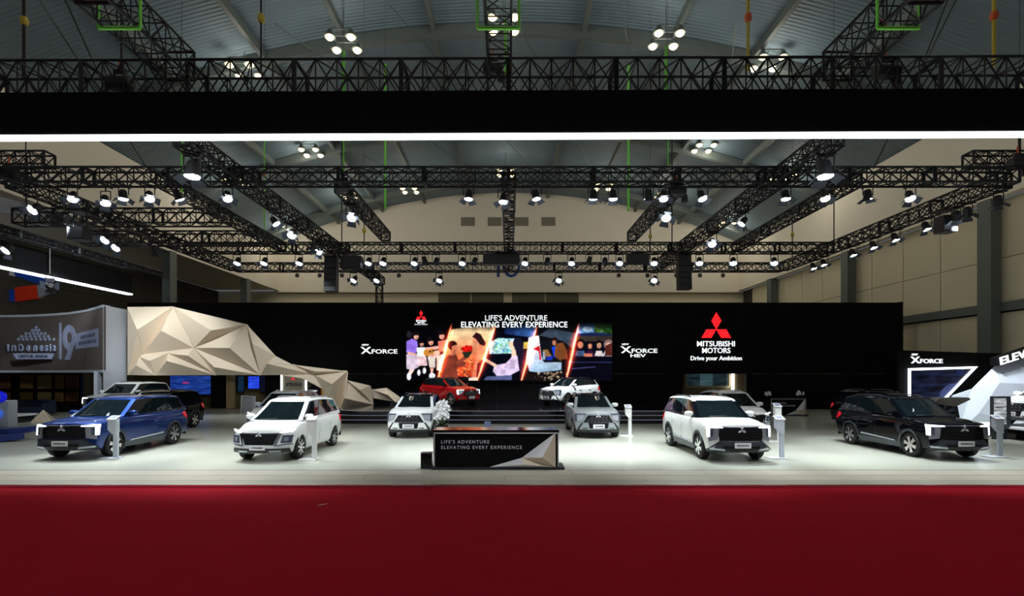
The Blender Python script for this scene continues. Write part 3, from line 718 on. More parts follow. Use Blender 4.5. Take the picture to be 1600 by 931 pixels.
# ------------------------------------------------------------------ LED screen, picture painted into a fine grid of coloured cells
class Paint:
    def __init__(s, x0, x1, y0, y1, st):
        s.x = np.arange(x0, x1 + 1e-6, st); s.y = np.arange(y0, y1 + 1e-6, st)
        s.X, s.Y = np.meshgrid(s.x, s.y); s.im = np.zeros(s.X.shape + (3,))
        rs = np.random.RandomState(3); s.rs = rs
    def mask(s, pts):
        m = np.zeros(s.X.shape, bool); n = len(pts); j = n - 1
        for i in range(n):
            xi, yi = pts[i]; xj, yj = pts[j]
            c = ((yi > s.Y) != (yj > s.Y)) & (s.X < (xj - xi) * (s.Y - yi) / (yj - yi + 1e-9) + xi)
            m ^= c; j = i
        return m
    def put(s, m, c, a=1.0):
        c = np.array(c) / 255.
        s.im[m] = s.im[m] * (1 - a) + c * a
    def poly(s, c, *pts, a=1.0): s.put(s.mask(pts), c, a)
    def ell(s, c, x, y, rx, ry, a=1.0, rot=0):
        t = math.radians(rot); dx, dy = s.X - x, s.Y - y
        u = dx * math.cos(t) + dy * math.sin(t); v = -dx * math.sin(t) + dy * math.cos(t)
        s.put((u / rx) ** 2 + (v / ry) ** 2 < 1, c, a)
    def line(s, c, w, *pts):
        for (xa, ya), (xb, yb) in zip(pts, pts[1:]):
            dx, dy = xb - xa, yb - ya; L2 = dx * dx + dy * dy
            t = np.clip(((s.X - xa) * dx + (s.Y - ya) * dy) / L2, 0, 1)
            s.put(np.hypot(s.X - xa - t * dx, s.Y - ya - t * dy) < w / 2, c)
    def grad(s, m, c0, c1, axis, a0, a1):
        t = np.clip(((s.X if axis == 'x' else s.Y) - a0) / (a1 - a0), 0, 1)[..., None]
        s.im[m] = (np.array(c0) / 255. * (1 - t) + np.array(c1) / 255. * t)[m]
    def speck(s, m, cols, n, r0, r1):
        ys, xs = np.where(m)
        for k in range(n):
            i = s.rs.randint(len(ys)); c = cols[s.rs.randint(len(cols))]
            x, y = s.x[xs[i]], s.y[ys[i]]; r = s.rs.uniform(r0, r1)
            s.put(((s.X - x) ** 2 + (s.Y - y) ** 2 < r * r) & m, c, .8)
    def glow(s, xa, ya, xb, yb, w, c, k=1.0):
        dx, dy = xb - xa, yb - ya; L2 = dx * dx + dy * dy
        t = ((s.X - xa) * dx + (s.Y - ya) * dy) / L2
        d = np.hypot(s.X - xa - np.clip(t, 0, 1) * dx, s.Y - ya - np.clip(t, 0, 1) * dy)
        e = np.exp(-(d / (w * (0.35 + np.sin(np.clip(t, 0, 1) * math.pi)))) ** 2) * k
        s.im += e[..., None] * np.array(c) / 255.
def blur(im, n=1):
    for _ in range(n):
        p = np.pad(im, ((1, 1), (1, 1), (0, 0)), 'edge')
        im = (p[1:-1, 1:-1] * 4 + p[:-2, 1:-1] + p[2:, 1:-1] + p[1:-1, :-2] + p[1:-1, 2:]) / 8
    return im
SX0, SX1, SY0, SY1 = 634, 957, 480, 597
pt = Paint(SX0, SX1, SY0, SY1, 0.62)
A = pt
reg = [A.mask([(634, 500), (705, 500), (682, 597), (634, 597)]), A.mask([(708, 505), (775, 505), (746, 597), (684, 597)]),
       A.mask([(775, 505), (840, 505), (815, 597), (748, 597)]), A.mask([(840, 505), (905, 505), (886, 597), (816, 597)]), A.mask([(905, 495), (957, 495), (957, 597), (887, 597)])]
A.put(reg[0], (3, 3, 8))
# girls with guitar
def kid(x, y, hr, hair, skin):
    A.ell(hair, x, y - hr * .2, hr * 1.2, hr * 1.3); A.ell(skin, x + hr * .25, y + hr * .2, hr * .75, hr * .9); A.poly(hair, (x - hr, y - hr * .9), (x + hr, y - hr * .9), (x + hr, y - hr * .35), (x - hr, y - hr * .1))
    A.ell((60, 30, 30), x + hr * .4, y + hr * .55, hr * .22, hr * .1)
A.ell((40, 34, 40), 639, 523, 4, 6); kid(649, 525, 5, (24, 16, 22), (226, 170, 150))
A.poly((150, 120, 225), (635, 533), (644, 529), (652, 533), (654, 549), (640, 556), (635, 550)); A.poly((226, 170, 150), (636, 549), (654, 553), (656, 556), (638, 555))
A.poly((206, 190, 206), (635, 553), (652, 555), (654, 574), (644, 578), (635, 576)); A.poly((230, 200, 190), (640, 577), (648, 577), (643, 585), (637, 585)); A.ell((236, 240, 250), 639, 588, 3.6, 6)
kid(658, 537, 4, (18, 12, 16), (220, 160, 140)); A.poly((236, 244, 246), (651, 543), (664, 542), (665, 558), (652, 558)); A.poly((238, 200, 206), (652, 557), (666, 557), (668, 571), (652, 572)); A.ell((240, 240, 246), 654.5, 582, 2.6, 5); A.ell((240, 240, 246), 663, 579, 2.8, 5)
kid(672, 534, 5, (20, 14, 18), (224, 160, 134)); A.poly((236, 176, 160), (664, 543), (686, 540), (688, 552), (680, 560), (664, 555)); A.poly((238, 224, 214), (668, 557), (680, 557), (680, 574), (671, 574)); A.poly((226, 170, 150), (672, 574), (678, 574), (676, 584), (673, 584)); A.ell((240, 242, 248), 675, 587, 5, 4.6)
A.ell((206, 140, 60), 667, 551, 5.5, 5); A.ell((214, 150, 70), 674, 549, 5, 4.4); A.ell((60, 30, 20), 672, 549, 1.6, 1.6); A.line((70, 44, 30), 2, (676, 548), (689, 545))
kid(689, 524, 5.5, (22, 14, 18), (222, 160, 140)); A.poly((210, 120, 100), (684, 533), (700, 530), (697, 548), (686, 550)); A.poly((232, 206, 200), (682, 556), (696, 552), (690, 580), (682, 578))
# sunset proposal
A.grad(reg[1] & (A.Y > 514 - (A.X - 708) * .12), (246, 214, 168), (226, 84, 40), 'y', 520, 575)
A.speck(reg[1] & (A.Y > 562), [(250, 150, 90), (200, 60, 40), (120, 40, 40), (250, 190, 130)], 260, .6, 2.0)
A.put(reg[1] & (A.Y > 589), (24, 14, 22))
A.poly((130, 60, 46), (700, 555), (712, 552), (716, 562), (728, 566), (727, 573), (714, 574), (716, 592), (690, 592), (690, 566)); A.line((150, 74, 56), 5, (716, 566), (728, 558)); A.ell((206, 130, 100), 729, 556, 3, 3)
A.ell((46, 20, 18), 706.5, 539.5, 6.8, 7.2); A.ell((204, 124, 94), 710.5, 543.5, 4.6, 6.2); A.poly((46, 20, 18), (701, 534), (711, 533), (715, 538), (705, 541)); A.poly((190, 112, 86), (704, 547), (712, 546), (712, 554), (704, 556))
for k in range(20): A.ell((236 - (k * 37) % 70, 14 + (k * 13) % 24, 20), 730 + 8.2 * math.cos(k * 2.4) * math.sqrt(k / 20), 545 + 4.6 * math.sin(k * 2.4) * math.sqrt(k / 20), 2.3, 2.1)
A.poly((44, 50, 34), (722, 550), (738, 549), (732, 559), (726, 559))
A.poly((240, 140, 106), (749, 538), (756, 535), (760, 545), (756, 562), (748, 562), (745, 590), (738, 590), (742, 562)); A.ell((232, 150, 118), 742.5, 532, 4, 6); A.poly((54, 22, 26), (738, 526), (744, 519), (751, 522), (759, 536), (757, 541), (750, 538), (744, 530)); A.poly((50, 22, 30), (746, 568), (755, 562), (752, 590), (744, 590)); A.poly((246, 220, 206), (732, 590), (746, 589), (745, 595), (732, 595))
# woman driving
A.put(reg[2], (5, 8, 22)); A.grad(reg[2] & (A.Y < 522 + (A.X - 790) * .12) & (A.X > 789), (20, 40, 90), (80, 130, 200), 'x', 789, 840)
m = A.mask([(766, 534), (778, 528), (806, 529), (803, 552), (764, 553)]); A.put(m, (190, 226, 236)); A.speck(m, [(110, 180, 190), (220, 244, 244), (130, 190, 140), (90, 150, 190)], 120, .8, 2.4)
A.poly((214, 196, 226), (806, 555), (814, 557), (813, 578), (796, 587), (776, 587), (770, 580), (772, 572), (790, 574)); A.line((214, 190, 220), 6, (803, 558), (792, 570), (776, 573)); A.line((226, 180, 160), 5, (774, 571), (758, 562)); A.ell((232, 190, 166), 799.5, 539, 4.6, 7, rot=-15); A.poly((232, 190, 166), (799, 545), (806, 546), (807, 556), (799, 557))
A.ell((30, 26, 52), 809, 536, 7.5, 9); A.poly((28, 24, 50), (804, 540), (817, 536), (822, 562), (815, 590), (811, 576), (808, 552)); A.poly((90, 100, 140), (760, 588), (800, 586), (800, 594), (756, 594)); A.put(reg[2] & (A.X > 818) & (A.Y > 534) & (A.Y < 545), (196, 180, 90))
# hatchback being loaded
A.put(reg[3], (12, 14, 22)); m = A.mask([(826, 527), (842, 524), (846, 556), (850, 566), (878, 566), (877, 578), (842, 582), (827, 580), (822, 560)]); A.grad(m, (246, 250, 255), (150, 180, 205), 'y', 530, 582)
A.poly((200, 30, 44), (833, 545), (843, 540), (846, 562), (843, 562), (842, 549)); A.poly((20, 20, 28), (845, 532), (878, 530), (878, 563), (848, 564)); A.poly((60, 74, 90), (842, 524), (860, 512), (905, 522), (896, 545), (878, 532)); A.poly((24, 50, 160), (853, 556), (863, 555), (863, 563), (853, 563)); A.poly((20, 70, 220), (862, 542), (870, 540), (874, 560), (865, 558)); A.poly((150, 110, 70), (848, 546), (856, 546), (862, 556), (850, 558)); A.poly((150, 170, 190), (848, 549), (851, 549), (852, 562), (848, 562))
A.put(reg[3] & (A.Y > 583), (26, 18, 18)); A.speck(reg[3] & (A.Y > 580) & (A.X > 836), [(170, 140, 110), (90, 70, 60), (200, 180, 150)], 50, .8, 2.2)
A.ell((40, 22, 20), 867, 531, 4.5, 4.5); A.ell((206, 140, 110), 866, 535.5, 3, 4); A.poly((126, 74, 40), (868, 537), (880, 535), (886, 548), (887, 562), (876, 564), (866, 556)); A.poly((14, 12, 20), (877, 562), (886, 560), (884, 591), (879, 591))
# family in the car
A.put(reg[4], (10, 10, 28)); m = reg[4] & (A.Y < 522); A.grad(m, (16, 40, 96), (120, 176, 226), 'y', 497, 520); A.speck(m & (A.Y > 505) & (A.X > 928), [(40, 84, 30), (90, 130, 50), (30, 56, 24)], 90, 1, 3); A.ell((220, 236, 250), 918, 514, 8, 4, .8)
A.poly((30, 40, 80), (902, 521), (930, 519), (957, 522), (957, 525), (900, 525)); A.put(reg[4] & (A.Y > 525) & (A.Y < 533), (120, 100, 70), .5)
for x, y, r, sk, sh in ((907, 538, 5.5, (206, 140, 112), (60, 90, 130)), (922, 540, 4.2, (200, 134, 104), (60, 26, 60)), (936, 539, 4.6, (214, 160, 130), (216, 206, 206)), (951, 540, 6, (236, 184, 160), (220, 220, 226))):
    A.ell((18, 12, 14) if x < 945 else (150, 120, 120), x, y - 1.5, r * 1.25, r * 1.35); A.ell(sk, x, y + .8, r * .8, r); A.poly(sh, (x - r * 1.6, 556), (x - r, 548), (x + r, 548), (x + r * 1.6, 557))
A.poly((196, 120, 96), (912, 552), (926, 552), (926, 557), (912, 557)); A.poly((96, 44, 36), (955, 536), (957, 536), (957, 556), (945, 556), (946, 540)); A.poly((8, 8, 24), (892, 558), (957, 558), (957, 592), (884, 592)); A.line((90, 90, 150), 1.2, (894, 576), (930, 573)); A.line((60, 70, 120), 1.5, (890, 566), (957, 566))
A.im = blur(A.im, 2)
for xa, ya, xb, yb in ((706, 505, 683, 597), (774, 510, 745, 597), (839, 510, 814, 597), (905, 503, 885, 593)):
    A.glow(xa, ya, xb, yb, 5.0, (255, 60, 26), .75); A.glow(xa, ya, xb, yb, 1.5, (255, 220, 170), .95)
A.im[A.Y > 594.5] = 0
vig = (np.clip((A.Y - 503) / 16, 0, 1))[..., None]; A.im *= vig
gy, gx = np.mgrid[0:A.X.shape[0], 0:A.X.shape[1]]
tex = blur(A.rs.rand(*A.X.shape, 1), 3); tex2 = blur(np.repeat(np.repeat(A.rs.rand(A.X.shape[0] // 12 + 1, A.X.shape[1] // 12 + 1, 1), 12, 0), 12, 1)[:A.X.shape[0], :A.X.shape[1]], 14)
A.im = (A.im ** 1.12) * (0.88 + .28 * tex + .30 * (tex2 - .5))
A.im = np.clip(A.im, 0, 1)
led = thing('led_screen', 'wide LED screen showing a five-part family car picture on the black wall', 'screen', P(795.5, 597, BY - 0.16))
c, w, h = rect(SX0, SX1, SY0, SY1, BY - .16)
box_obj('casing', (0, .09, h / 2), (w + .1, .12, h + .1), M_black, led)
ny, nx = A.X.shape
xs = (A.x - 795.5) * (BY - .16) / FPX; zs = -(A.y - 597) * (BY - .16) / FPX
vv = np.zeros((ny, nx, 3)); vv[..., 0] = xs[None, :]; vv[..., 2] = zs[:, None]
idx = np.arange(ny * nx).reshape(ny, nx)
ff = np.stack([idx[1:, :-1], idx[1:, 1:], idx[:-1, 1:], idx[:-1, :-1]], -1).reshape(-1, 4)
me = bpy.data.meshes.new('display'); me.from_pydata(vv.reshape(-1, 3).tolist(), [], ff.tolist())
ca = me.color_attributes.new('picture', 'FLOAT_COLOR', 'POINT')
lin = np.where(A.im <= .04045, A.im / 12.92, ((A.im + .055) / 1.055) ** 2.4)
ca.data.foreach_set('color', np.concatenate([lin, np.ones((ny, nx, 1))], -1).astype(np.float32).ravel())
m = mat('led_picture', (0, 0, 0), .6, spec=.1); nt = m.node_tree; at = nt.nodes.new('ShaderNodeVertexColor'); at.layer_name = 'picture'
nt.links.new(at.outputs['Color'], nt.nodes['Principled BSDF'].inputs['Emission Color']); nt.nodes['Principled BSDF'].inputs['Emission Strength'].default_value = 1.15
obj('display', me, m, led)
sc = (BY - .16) / FPX
def on_led(o_mesh, m, px, py, nm='lettering'): return obj(nm, o_mesh, m, led, ((px - 795.5) * sc, -.02, -(py - 597) * sc))
on_led(fit_text("LIFE'S ADVENTURE", 97 * sc, 8.6 * sc, depth=.01, bold=.002), M_txt, 806.5, 496.5)
on_led(fit_text('ELEVATING EVERY EXPERIENCE', 166 * sc, 9 * sc, depth=.01, bold=.016, space=1.04), M_txt, 803.5, 507)
on_led(emblem_mesh(5.6 * sc, .01), M_red_em, 658, 494.6, 'emblem'); on_led(fit_text('MITSUBISHI', 15.5 * sc, 2.6 * sc, depth=.006, bold=.03), M_txt, 658, 501.2)
on_led(fit_text('MOTORS', 11 * sc, 2.4 * sc, depth=.006, bold=.03), M_txt, 658, 504.2); on_led(fit_text('Drive your Ambition', 20 * sc, 2.2 * sc, depth=.006), M_txt, 658, 507)

# backlit logos on the black wall
def sign(name, label, px, py, Y):
    t = thing(name, label, 'sign', P(px, py, Y)); return t
def letters(t, s, px, py, W, H, cx, cy, Y, m=M_txt, shear=0.0, bold=.03, depth=.05, nm='lettering'):
    k = Y / FPX
    return obj(nm, fit_text(s, W * k, H * k, depth=depth, bold=bold, shear=shear), m, t, ((px - cx) * k, .004, -(py - cy) * k))
YS = BY
t = sign('maker_sign', 'red three-lozenge emblem above white maker lettering on the black wall', 1119, 526, YS)
k = YS / FPX
obj('emblem', emblem_mesh(15.4 * k, .06), M_red_em, t, (0, .004, (526 - 514.5) * k))
letters(t, 'MITSUBISHI', 1118.5, 537, 59, 8.5, 1119, 526, YS, bold=.006); letters(t, 'MOTORS', 1119, 547.5, 44, 8.5, 1119, 526, YS, bold=.006)
letters(t, 'Drive your Ambition', 1119, 560.5, 80, 6.6, 1119, 526, YS, bold=.012)
def x_logo(label, px, py, Y, hev=False, sk=0.0, kx=1.0):
    t = sign('model_sign', label, px, py, Y); k = Y / FPX
    letters(t, 'NEW', px - 22 * kx, py - 8.2, 11 * kx, 2.8, px, py, Y, shear=.2, bold=.01)
    mb = MB()
    for a, b2 in (((-28, -5), (-14, 5.5)), ((-27, 5.5), (-15, -5))):
        d = 1.7
        mb.prism([((a[0] - d) * k * kx, 0, -a[1] * k), ((a[0] + d) * k * kx, 0, -a[1] * k), ((b2[0] + d) * k * kx, 0, -b2[1] * k), ((b2[0] - d) * k * kx, 0, -b2[1] * k)], (0, -.05, 0))
    mb.build('letter_x', M_txt, t, (0, .004, 0))
    letters(t, 'FORCE', px + 8 * kx, py + 2, 40 * kx, 6.6, px, py, Y, bold=.012)
    if hev: letters(t, 'HEV', px - 2, py + 9.5, 24, 5, px, py, Y, bold=.02)
    return t
x_logo('white NEW XFORCE lettering left of the big screen', 593, 547, YS)
x_logo('white NEW XFORCE HEV lettering right of the big screen', 999, 546, YS, True)

# ------------------------------------------------------------------ faceted wall
FV = dict(a=(199, 479.3), b=(270, 478.7), c=(214.7, 515), d=(251.5, 516.5), e=(223.7, 553), f=(303, 543.5), g=(385.7, 506.7), h=(329.5, 516.5), i=(358.7, 543.5),
          j=(199, 586), k=(217.7, 557.7), l=(212.5, 570.5), m=(242.5, 586.5), n=(262, 551.7), o=(234, 563.7), p=(260.5, 563.7), q=(293.5, 555.5), r=(337.7, 586), s=(334.7, 573.5),
          t=(406.7, 586), u=(394.7, 537.5), v=(430.5, 555.8), w=(417, 568), x=(457, 569.5), y=(490, 585), y2=(491.5, 580), z=(542.5, 580), A=(518.5, 600), B=(503.5, 607), C=(439.7, 586),
          D=(472, 591), E=(529, 645), G=(538, 622), H=(541, 593.5), I=(579, 602.5), K=(583.5, 632), L=(562.7, 609), M=(581, 608.5), N=(604, 605.5), O=(618, 628), Q=(606, 617), R=(626, 621), S=(640, 634), T=(512, 645), U=(583, 622))
FR = dict(c=.75, d=.6, h=.55, i=.75, l=.4, k=.25, o=.35, p=.45, q=.4, s=.35, u=.4, w=.5, y2=.35, A=.9, D=.2, L=.45, G=.7, Q=.35, B=.1, b=.0, g=.1, n=.1)
def fbase(px): return 29.5 + (px - 199) / 400 * 2.9
def FP(key):
    px, py = FV[key]; return P(px, py, fbase(px) - FR.get(key, 0))
fw = thing('faceted_wall', 'cream faceted sculptural wall of folded triangles sloping down to the stage', 'wall sculpture', P(199, 586, 29.5))
org = Vector(fw.location)
facets = ['abc', 'acj', 'cbe', 'cej', 'bde', 'bdf', 'def', 'bfh', 'bhg', 'hfg', 'gfi', 'fit', 'git', 'gtu', 'guv', 'utv', 'nfq', 'nqr', 'fqr', 'fsr', 'fts', 'srt', 'kno', 'kom', 'kml', 'jkl', 'jlm',
          'onm', 'npm', 'npr', 'pmr', 'ekn', 'ejk', 'efn', 'twv', 'wvx', ['w', 't', 'C', 'y'], 'wxy', ['x', 'y2', 'y'], ['x', 'z', 'y2'], ['y2', 'z', 'y'], ['y', 'z', 'A'], ['C', 'y', 'D'], ['y', 'D', 'B'], ['y', 'B', 'A'], ['B', 'A', 'T'], ['A', 'T', 'E'], ['A', 'z', 'E'], ['z', 'G', 'E'],
          ['z', 'H', 'G'], 'HGK', 'HLK', 'HIL', 'ILK', 'GEK', 'IMK', 'MNQ', 'MQO', 'NQO', 'NRO', 'ROS', 'MUO']
for fc in facets:
    q = [FP(k2) - org for k2 in fc]
    nrm = (q[1] - q[0]).cross(q[2] - q[0]).normalized()
    if nrm.y > 0: nrm = -nrm
    ctr = sum(q, Vector()) / len(q)
    q2 = [v + (ctr - v).normalized() * 0.012 for v in q]
    MB().prism(q2, -nrm * 0.05).build('facet', M_cream, fw)

# ------------------------------------------------------------------ curved slatted wall at the left
IZ0, IZ1 = 2.64, 6.12
cur = [(-60, 33.4), (0, 33.0), (40, 32.8), (80, 32.2), (110, 31.4), (135, 30.2), (152, 28.9), (162, 28.0)]
def curve_pt(t):
    q = t * (len(cur) - 1); i = min(int(q), len(cur) - 2); f = q - i
    px = lerp(cur[i][0], cur[i + 1][0], f); Y = lerp(cur[i][1], cur[i + 1][1], f)
    return P(px, 584, Y).x, Y
iw = thing('curved_sign_wall', 'curved dark slatted wall with pale lettering and a number 9 at the left', 'sign wall', (*curve_pt(1), 0))
io = Vector(iw.location)
M_slat = mat('dark_taupe_slat', rgb(96, 88, 84), .6, noise=.05)
pts = [curve_pt(i / 150) for i in range(151)]
mb = MB()
for i in range(150):
    (xa, ya), (xb, yb) = pts[i], pts[i + 1]
    xm, ym = lerp(xa, xb, .72), lerp(ya, yb, .72); dv = Vector((xb - xa, yb - ya, 0)).normalized(); nv = Vector((dv.y, -dv.x, 0)) * .05
    mb.prism([(xa - io.x, ya - io.y, IZ0 + .1), (xm - io.x, ym - io.y, IZ0 + .1), (xm - io.x, ym - io.y, IZ1 - .1), (xa - io.x, ya - io.y, IZ1 - .1)], nv)
sl = mb.build('slat_cladding', M_slat, iw); sl['kind'] = 'stuff'
def ribbon(z0, z1, thick, m, nm, off=.0):
    mb = MB(); n = 40; pp = [curve_pt(i / n) for i in range(n + 1)]
    for (xa, ya), (xb, yb) in zip(pp, pp[1:]):
        mb.prism([(xa - io.x, ya - io.y + off, z0), (xb - io.x, yb - io.y + off, z0), (xb - io.x, yb - io.y + off, z1), (xa - io.x, ya - io.y + off, z1)], (0, thick, 0))
    mb.build(nm, m, iw)
ribbon(IZ0, IZ1, .12, mat('dark_taupe_back', rgb(60, 54, 52), .7), 'backing', .02)
ribbon(IZ1 - .08, IZ1 + .06, .55, M_lgrey, 'top_rim', -.1); ribbon(IZ0 - .06, IZ0 + .08, .55, M_lgrey, 'bottom_rim', -.1)
a, b2 = P(162, 584, 28.0), P(198, 584, 29.9)
mb = MB().prism([(a.x - io.x, a.y - io.y, 0.0), (b2.x - io.x, b2.y - io.y, 0.0), (b2.x - io.x, b2.y - io.y, 6.16), (a.x - io.x, a.y - io.y, 6.16)], (-.12, .1, 0)); mb.build('end_panel', M_lgrey, iw)
a = P(155, 584, 28.6); box_obj('post', (a.x - io.x + .0, a.y - io.y - .1, 1.32), (.2, .3, 2.64), M_lgrey, iw)
M_blet = mat('pale_blue_letters', rgb(168, 178, 212), .5)
def wallY(px):
    for (a, ya), (b2, yb) in zip(cur, cur[1:]):
        if px <= b2: return lerp(ya, yb, (px - a) / (b2 - a))
    return cur[-1][1]
def WP(px, py, off=.2): return P(px, py, wallY(px) - off)
def on_wall(px):                                          # place and heading of the curved wall at a photo column
    best = min(range(149), key=lambda i: abs(VX + pts[i][0] * FPX / pts[i][1] - px))
    (xa, ya), (xb, yb) = pts[best], pts[best + 1]; return Vector((xa, ya, 0)), math.atan2(yb - ya, xb - xa)
sg = thing('campaign_sign', 'pale blue mountain crest with Indonesia lettering and UNTUK ANDA ribbon on the curved wall', 'sign', P(50, 536, 32.5))
so = Vector(sg.location)
def wl(t, o0, s, px, py, W, H, m=M_blet, bold=.02, depth=.08, off=.16):
    base, rz = on_wall(px); Y = base.y - off; k = Y / FPX
    o2 = obj('lettering', fit_text(s, W * k / math.cos(rz), H * k, depth=depth, bold=bold), m, t, P(px, py, Y) - o0, (0, 0, rz)); return o2
for ch, px, wd, hh in (('I', 13.5, 3.5, 11.5), ('n', 22.5, 8, 10), ('D', 34, 8, 12), ('o', 45, 8, 10), ('n', 56, 8, 10), ('e', 65.5, 7, 10), ('s', 73.5, 6.5, 10), ('i', 80, 2.5, 12), ('a', 86, 6.5, 10)):
    base, rz = on_wall(px); Y = base.y - .16; k = Y / FPX
    me = text_mesh(ch, hh * k, depth=.08, bold=.025)
    xs2 = [v.co.x for v in me.vertices]; zs2 = [v.co.z for v in me.vertices]; c0 = (min(xs2) + max(xs2)) / 2
    for v in me.vertices:
        v.co.x = (v.co.x - c0) * wd * k / (max(xs2) - min(xs2)); v.co.z = (v.co.z - min(zs2)) * hh * k / (max(zs2) - min(zs2))
    obj('letter', me, M_blet, sg, P(px, 549, Y) - so, (0, 0, rz))
Y = 31.7; q = [P(20, 552, Y), P(84, 552, Y), P(80, 561, Y), P(25, 561, Y)]
MB().prism([v - so for v in q], (0, .08, 0)).build('ribbon', M_blet, sg)
obj('lettering', fit_text('UNTUK ANDA', 46 * 31.69 / FPX, 4.8 * 31.69 / FPX, depth=.02, bold=.012), M_dletter, sg, P(52, 556.5, 31.69) - so)
def diamond(px, py, r):
    Yd = wallY(px) - .16; q = [P(px - r, py, Yd), P(px, py + r * 1.1, Yd), P(px + r, py, Yd), P(px, py - r * 1.1, Yd)]
    MB().prism([v - so for v in q], (0, .08, 0)).build('crest_piece', M_blet, sg)
for rowi, (y, xs3) in enumerate(((530, range(28, 86, 7)), (525.5, range(33, 80, 7)), (521, (40, 46, 52, 58, 64, 70)), (516, (50, 55, 60)), (511.5, (56,)))):
    for x in xs3: diamond(x, y, 2.3)
nine = thing('warranty_sign', 'pale blue number 9 with a slanting text plate on the curved wall', 'sign', P(105, 535, 31.3))
no = Vector(nine.location)
mb = MB(); Yn = 31.2
for i in range(24):
    a0, a1 = 2 * math.pi * i / 24, 2 * math.pi * (i + 1) / 24
    f = lambda a, rx, ry: WP(107.5 + rx * math.cos(a), 527.5 + ry * math.sin(a)) - no
    mb.prism([f(a0, 10, 20), f(a1, 10, 20), f(a1, 4.6, 9), f(a0, 4.6, 9)], (0, .1, 0))
mb.prism([WP(109, 540) - no, WP(117.3, 530) - no, WP(108.5, 562) - no, WP(100.5, 562) - no], (0, .1, 0))
mb.build('digit', M_blet, nine)
mb = MB()
for k in range(6):
    xa, xb = lerp(118, 154, k / 6), lerp(118, 154, (k + 1) / 6); ty = lambda x: lerp(521.5, 512.5, (x - 118) / 36); by = lambda x: lerp(545.5, 541, (x - 118) / 36)
    mb.prism([WP(xa, ty(xa)) - no, WP(xb, ty(xb)) - no, WP(xb, by(xb)) - no, WP(xa, by(xa)) - no], (0, .08, 0))
mb.build('plate', M_blet, nine)
for s2, x0_, x1_, y0_, y1_ in (('KENYAMANAN', 126, 149, 527, 522.5), ('BERKENDARA', 123, 151, 536.5, 532)):
    n_ = len(s2)
    for k, ch in enumerate(s2):
        px = lerp(x0_, x1_, (k + .5) / n_); py = lerp(y0_, y1_, (k + .5) / n_); base, rz = on_wall(px); kk = wallY(px) / FPX
        obj('letter', fit_text(ch, (x1_ - x0_) / n_ * .8 * kk / max(.35, math.cos(rz)), 5 * kk, depth=.02, bold=.02), M_dletter, nine, WP(px, py, .215) - no, (0, 0, rz))
Yb = 31.6
tag(MB().prism([WP(92, 504), WP(94.5, 504), WP(94.5, 561), WP(92, 561)], (0, .1, 0)).build('sign_divider', M_blet), 'pale upright bar between the lettering and the number 9', 'sign bar')

# furniture under and before the curved wall
rack = thing('display_rack', 'black display rack with brown panels under the curved wall', 'rack', P(60, 640, 34.5)); ro = Vector(rack.location); ro.z = 0; rack.location = ro
c, w, h = rect(-20, 128, 584, 645, 34.6)
box_obj('back_frame', (c.x - ro.x, .12, 1.27), (w, .2, 2.54), M_gblack, rack)
cols = [(-14, 17), (33, 52), (60, 81), (87, 100), (103, 123)]
pcol = [rgb(70, 44, 20), rgb(92, 68, 30), rgb(112, 100, 60), rgb(104, 78, 40), rgb(74, 42, 18)]
for (x0, x1), cl in zip(cols, pcol):
    for y0, y1 in ((586, 607), (613, 627)):
        c, w, h = rect(x0, x1, y0, y1, 34.35)
        box_obj('panel', (c.x - ro.x, c.y - ro.y - .05, c.z), (w, .08, h), mat('rack_panel_%d' % int(cl[0] * 1e5), cl, .5, noise=.15, nscale=8), rack, .02)
ct = thing('dark_sofa', 'dark navy sofa before the display rack at the left', 'sofa', P(42, 648, 31.5)); ct.location.z = 0
M_navy = mat('navy_fabric', rgb(24, 34, 58), .7)
box_obj('seat', (0, 0, .28), (2.6, .8, .4), M_navy, ct, .06); box_obj('backrest', (0, .4, .62), (2.6, .22, .62), M_navy, ct, .06)
for sx in (-1, 1): box_obj('armrest', (sx * 1.32, 0, .42), (.22, .84, .62), M_navy, ct, .05)
for sx in (-1, 1):
    for sy in (-1, 1): box_obj('leg', (sx * 1.1, sy * .3, .045), (.06, .06, .09), M_trim, ct)
pod = thing('low_podium', 'low white podium with dark gap under its edge at the left', 'podium', P(18, 660, 27.0)); pod.location.z = 0
box_obj('deck', (-.8, 0, .38), (3.0, 1.5, .10), M_white, pod, .02); box_obj('plinth', (-.8, .1, .17), (2.7, 1.2, .33), M_trim, pod)
for k in range(3): box_obj('leg', (.55 - k * .9, -.7, .17), (.06, .06, .33), M_white, pod)
ks = thing('blue_oval_kiosk', 'white kiosk with blue oval signs at the left edge', 'kiosk', P(0, 652, 24.8)); ks.location.z = 0
box_obj('cabinet', (0, .2, .62), (.85, .5, 1.24), M_lgrey, ks, .03)
M_bsign = mat('blue_sign_face', rgb(20, 30, 200), .3, emit=rgb(18, 26, 190), estr=.7)
def oval(rx, rz, m): return MB().lathe([(0, -.02), (.97, -.02), (1, 0), (.97, .02), (0, .02)], 24, 'Y').build('oval_sign', m, ks, smooth=True)
o2 = oval(1, 1, M_bsign); o2.scale = (.42, 1, .27); o2.location = (.0, -.08, 1.42)
o2 = oval(1, 1, mat('sky_blue_sign', rgb(70, 120, 230), .3, emit=rgb(60, 110, 220), estr=.5)); o2.scale = (.22, 1, .22); o2.location = (0, -.1, .62)
obj('lettering', fit_text('SS', .3, .22, depth=.01, bold=.02), M_blueprint, ks, (0, -.12, 1.42))
bp_ = thing('blue_star_podium', 'dark blue angular podium pieces on the floor at the left edge', 'podium', P(4, 690, 19.3)); bp_.location.z = 0
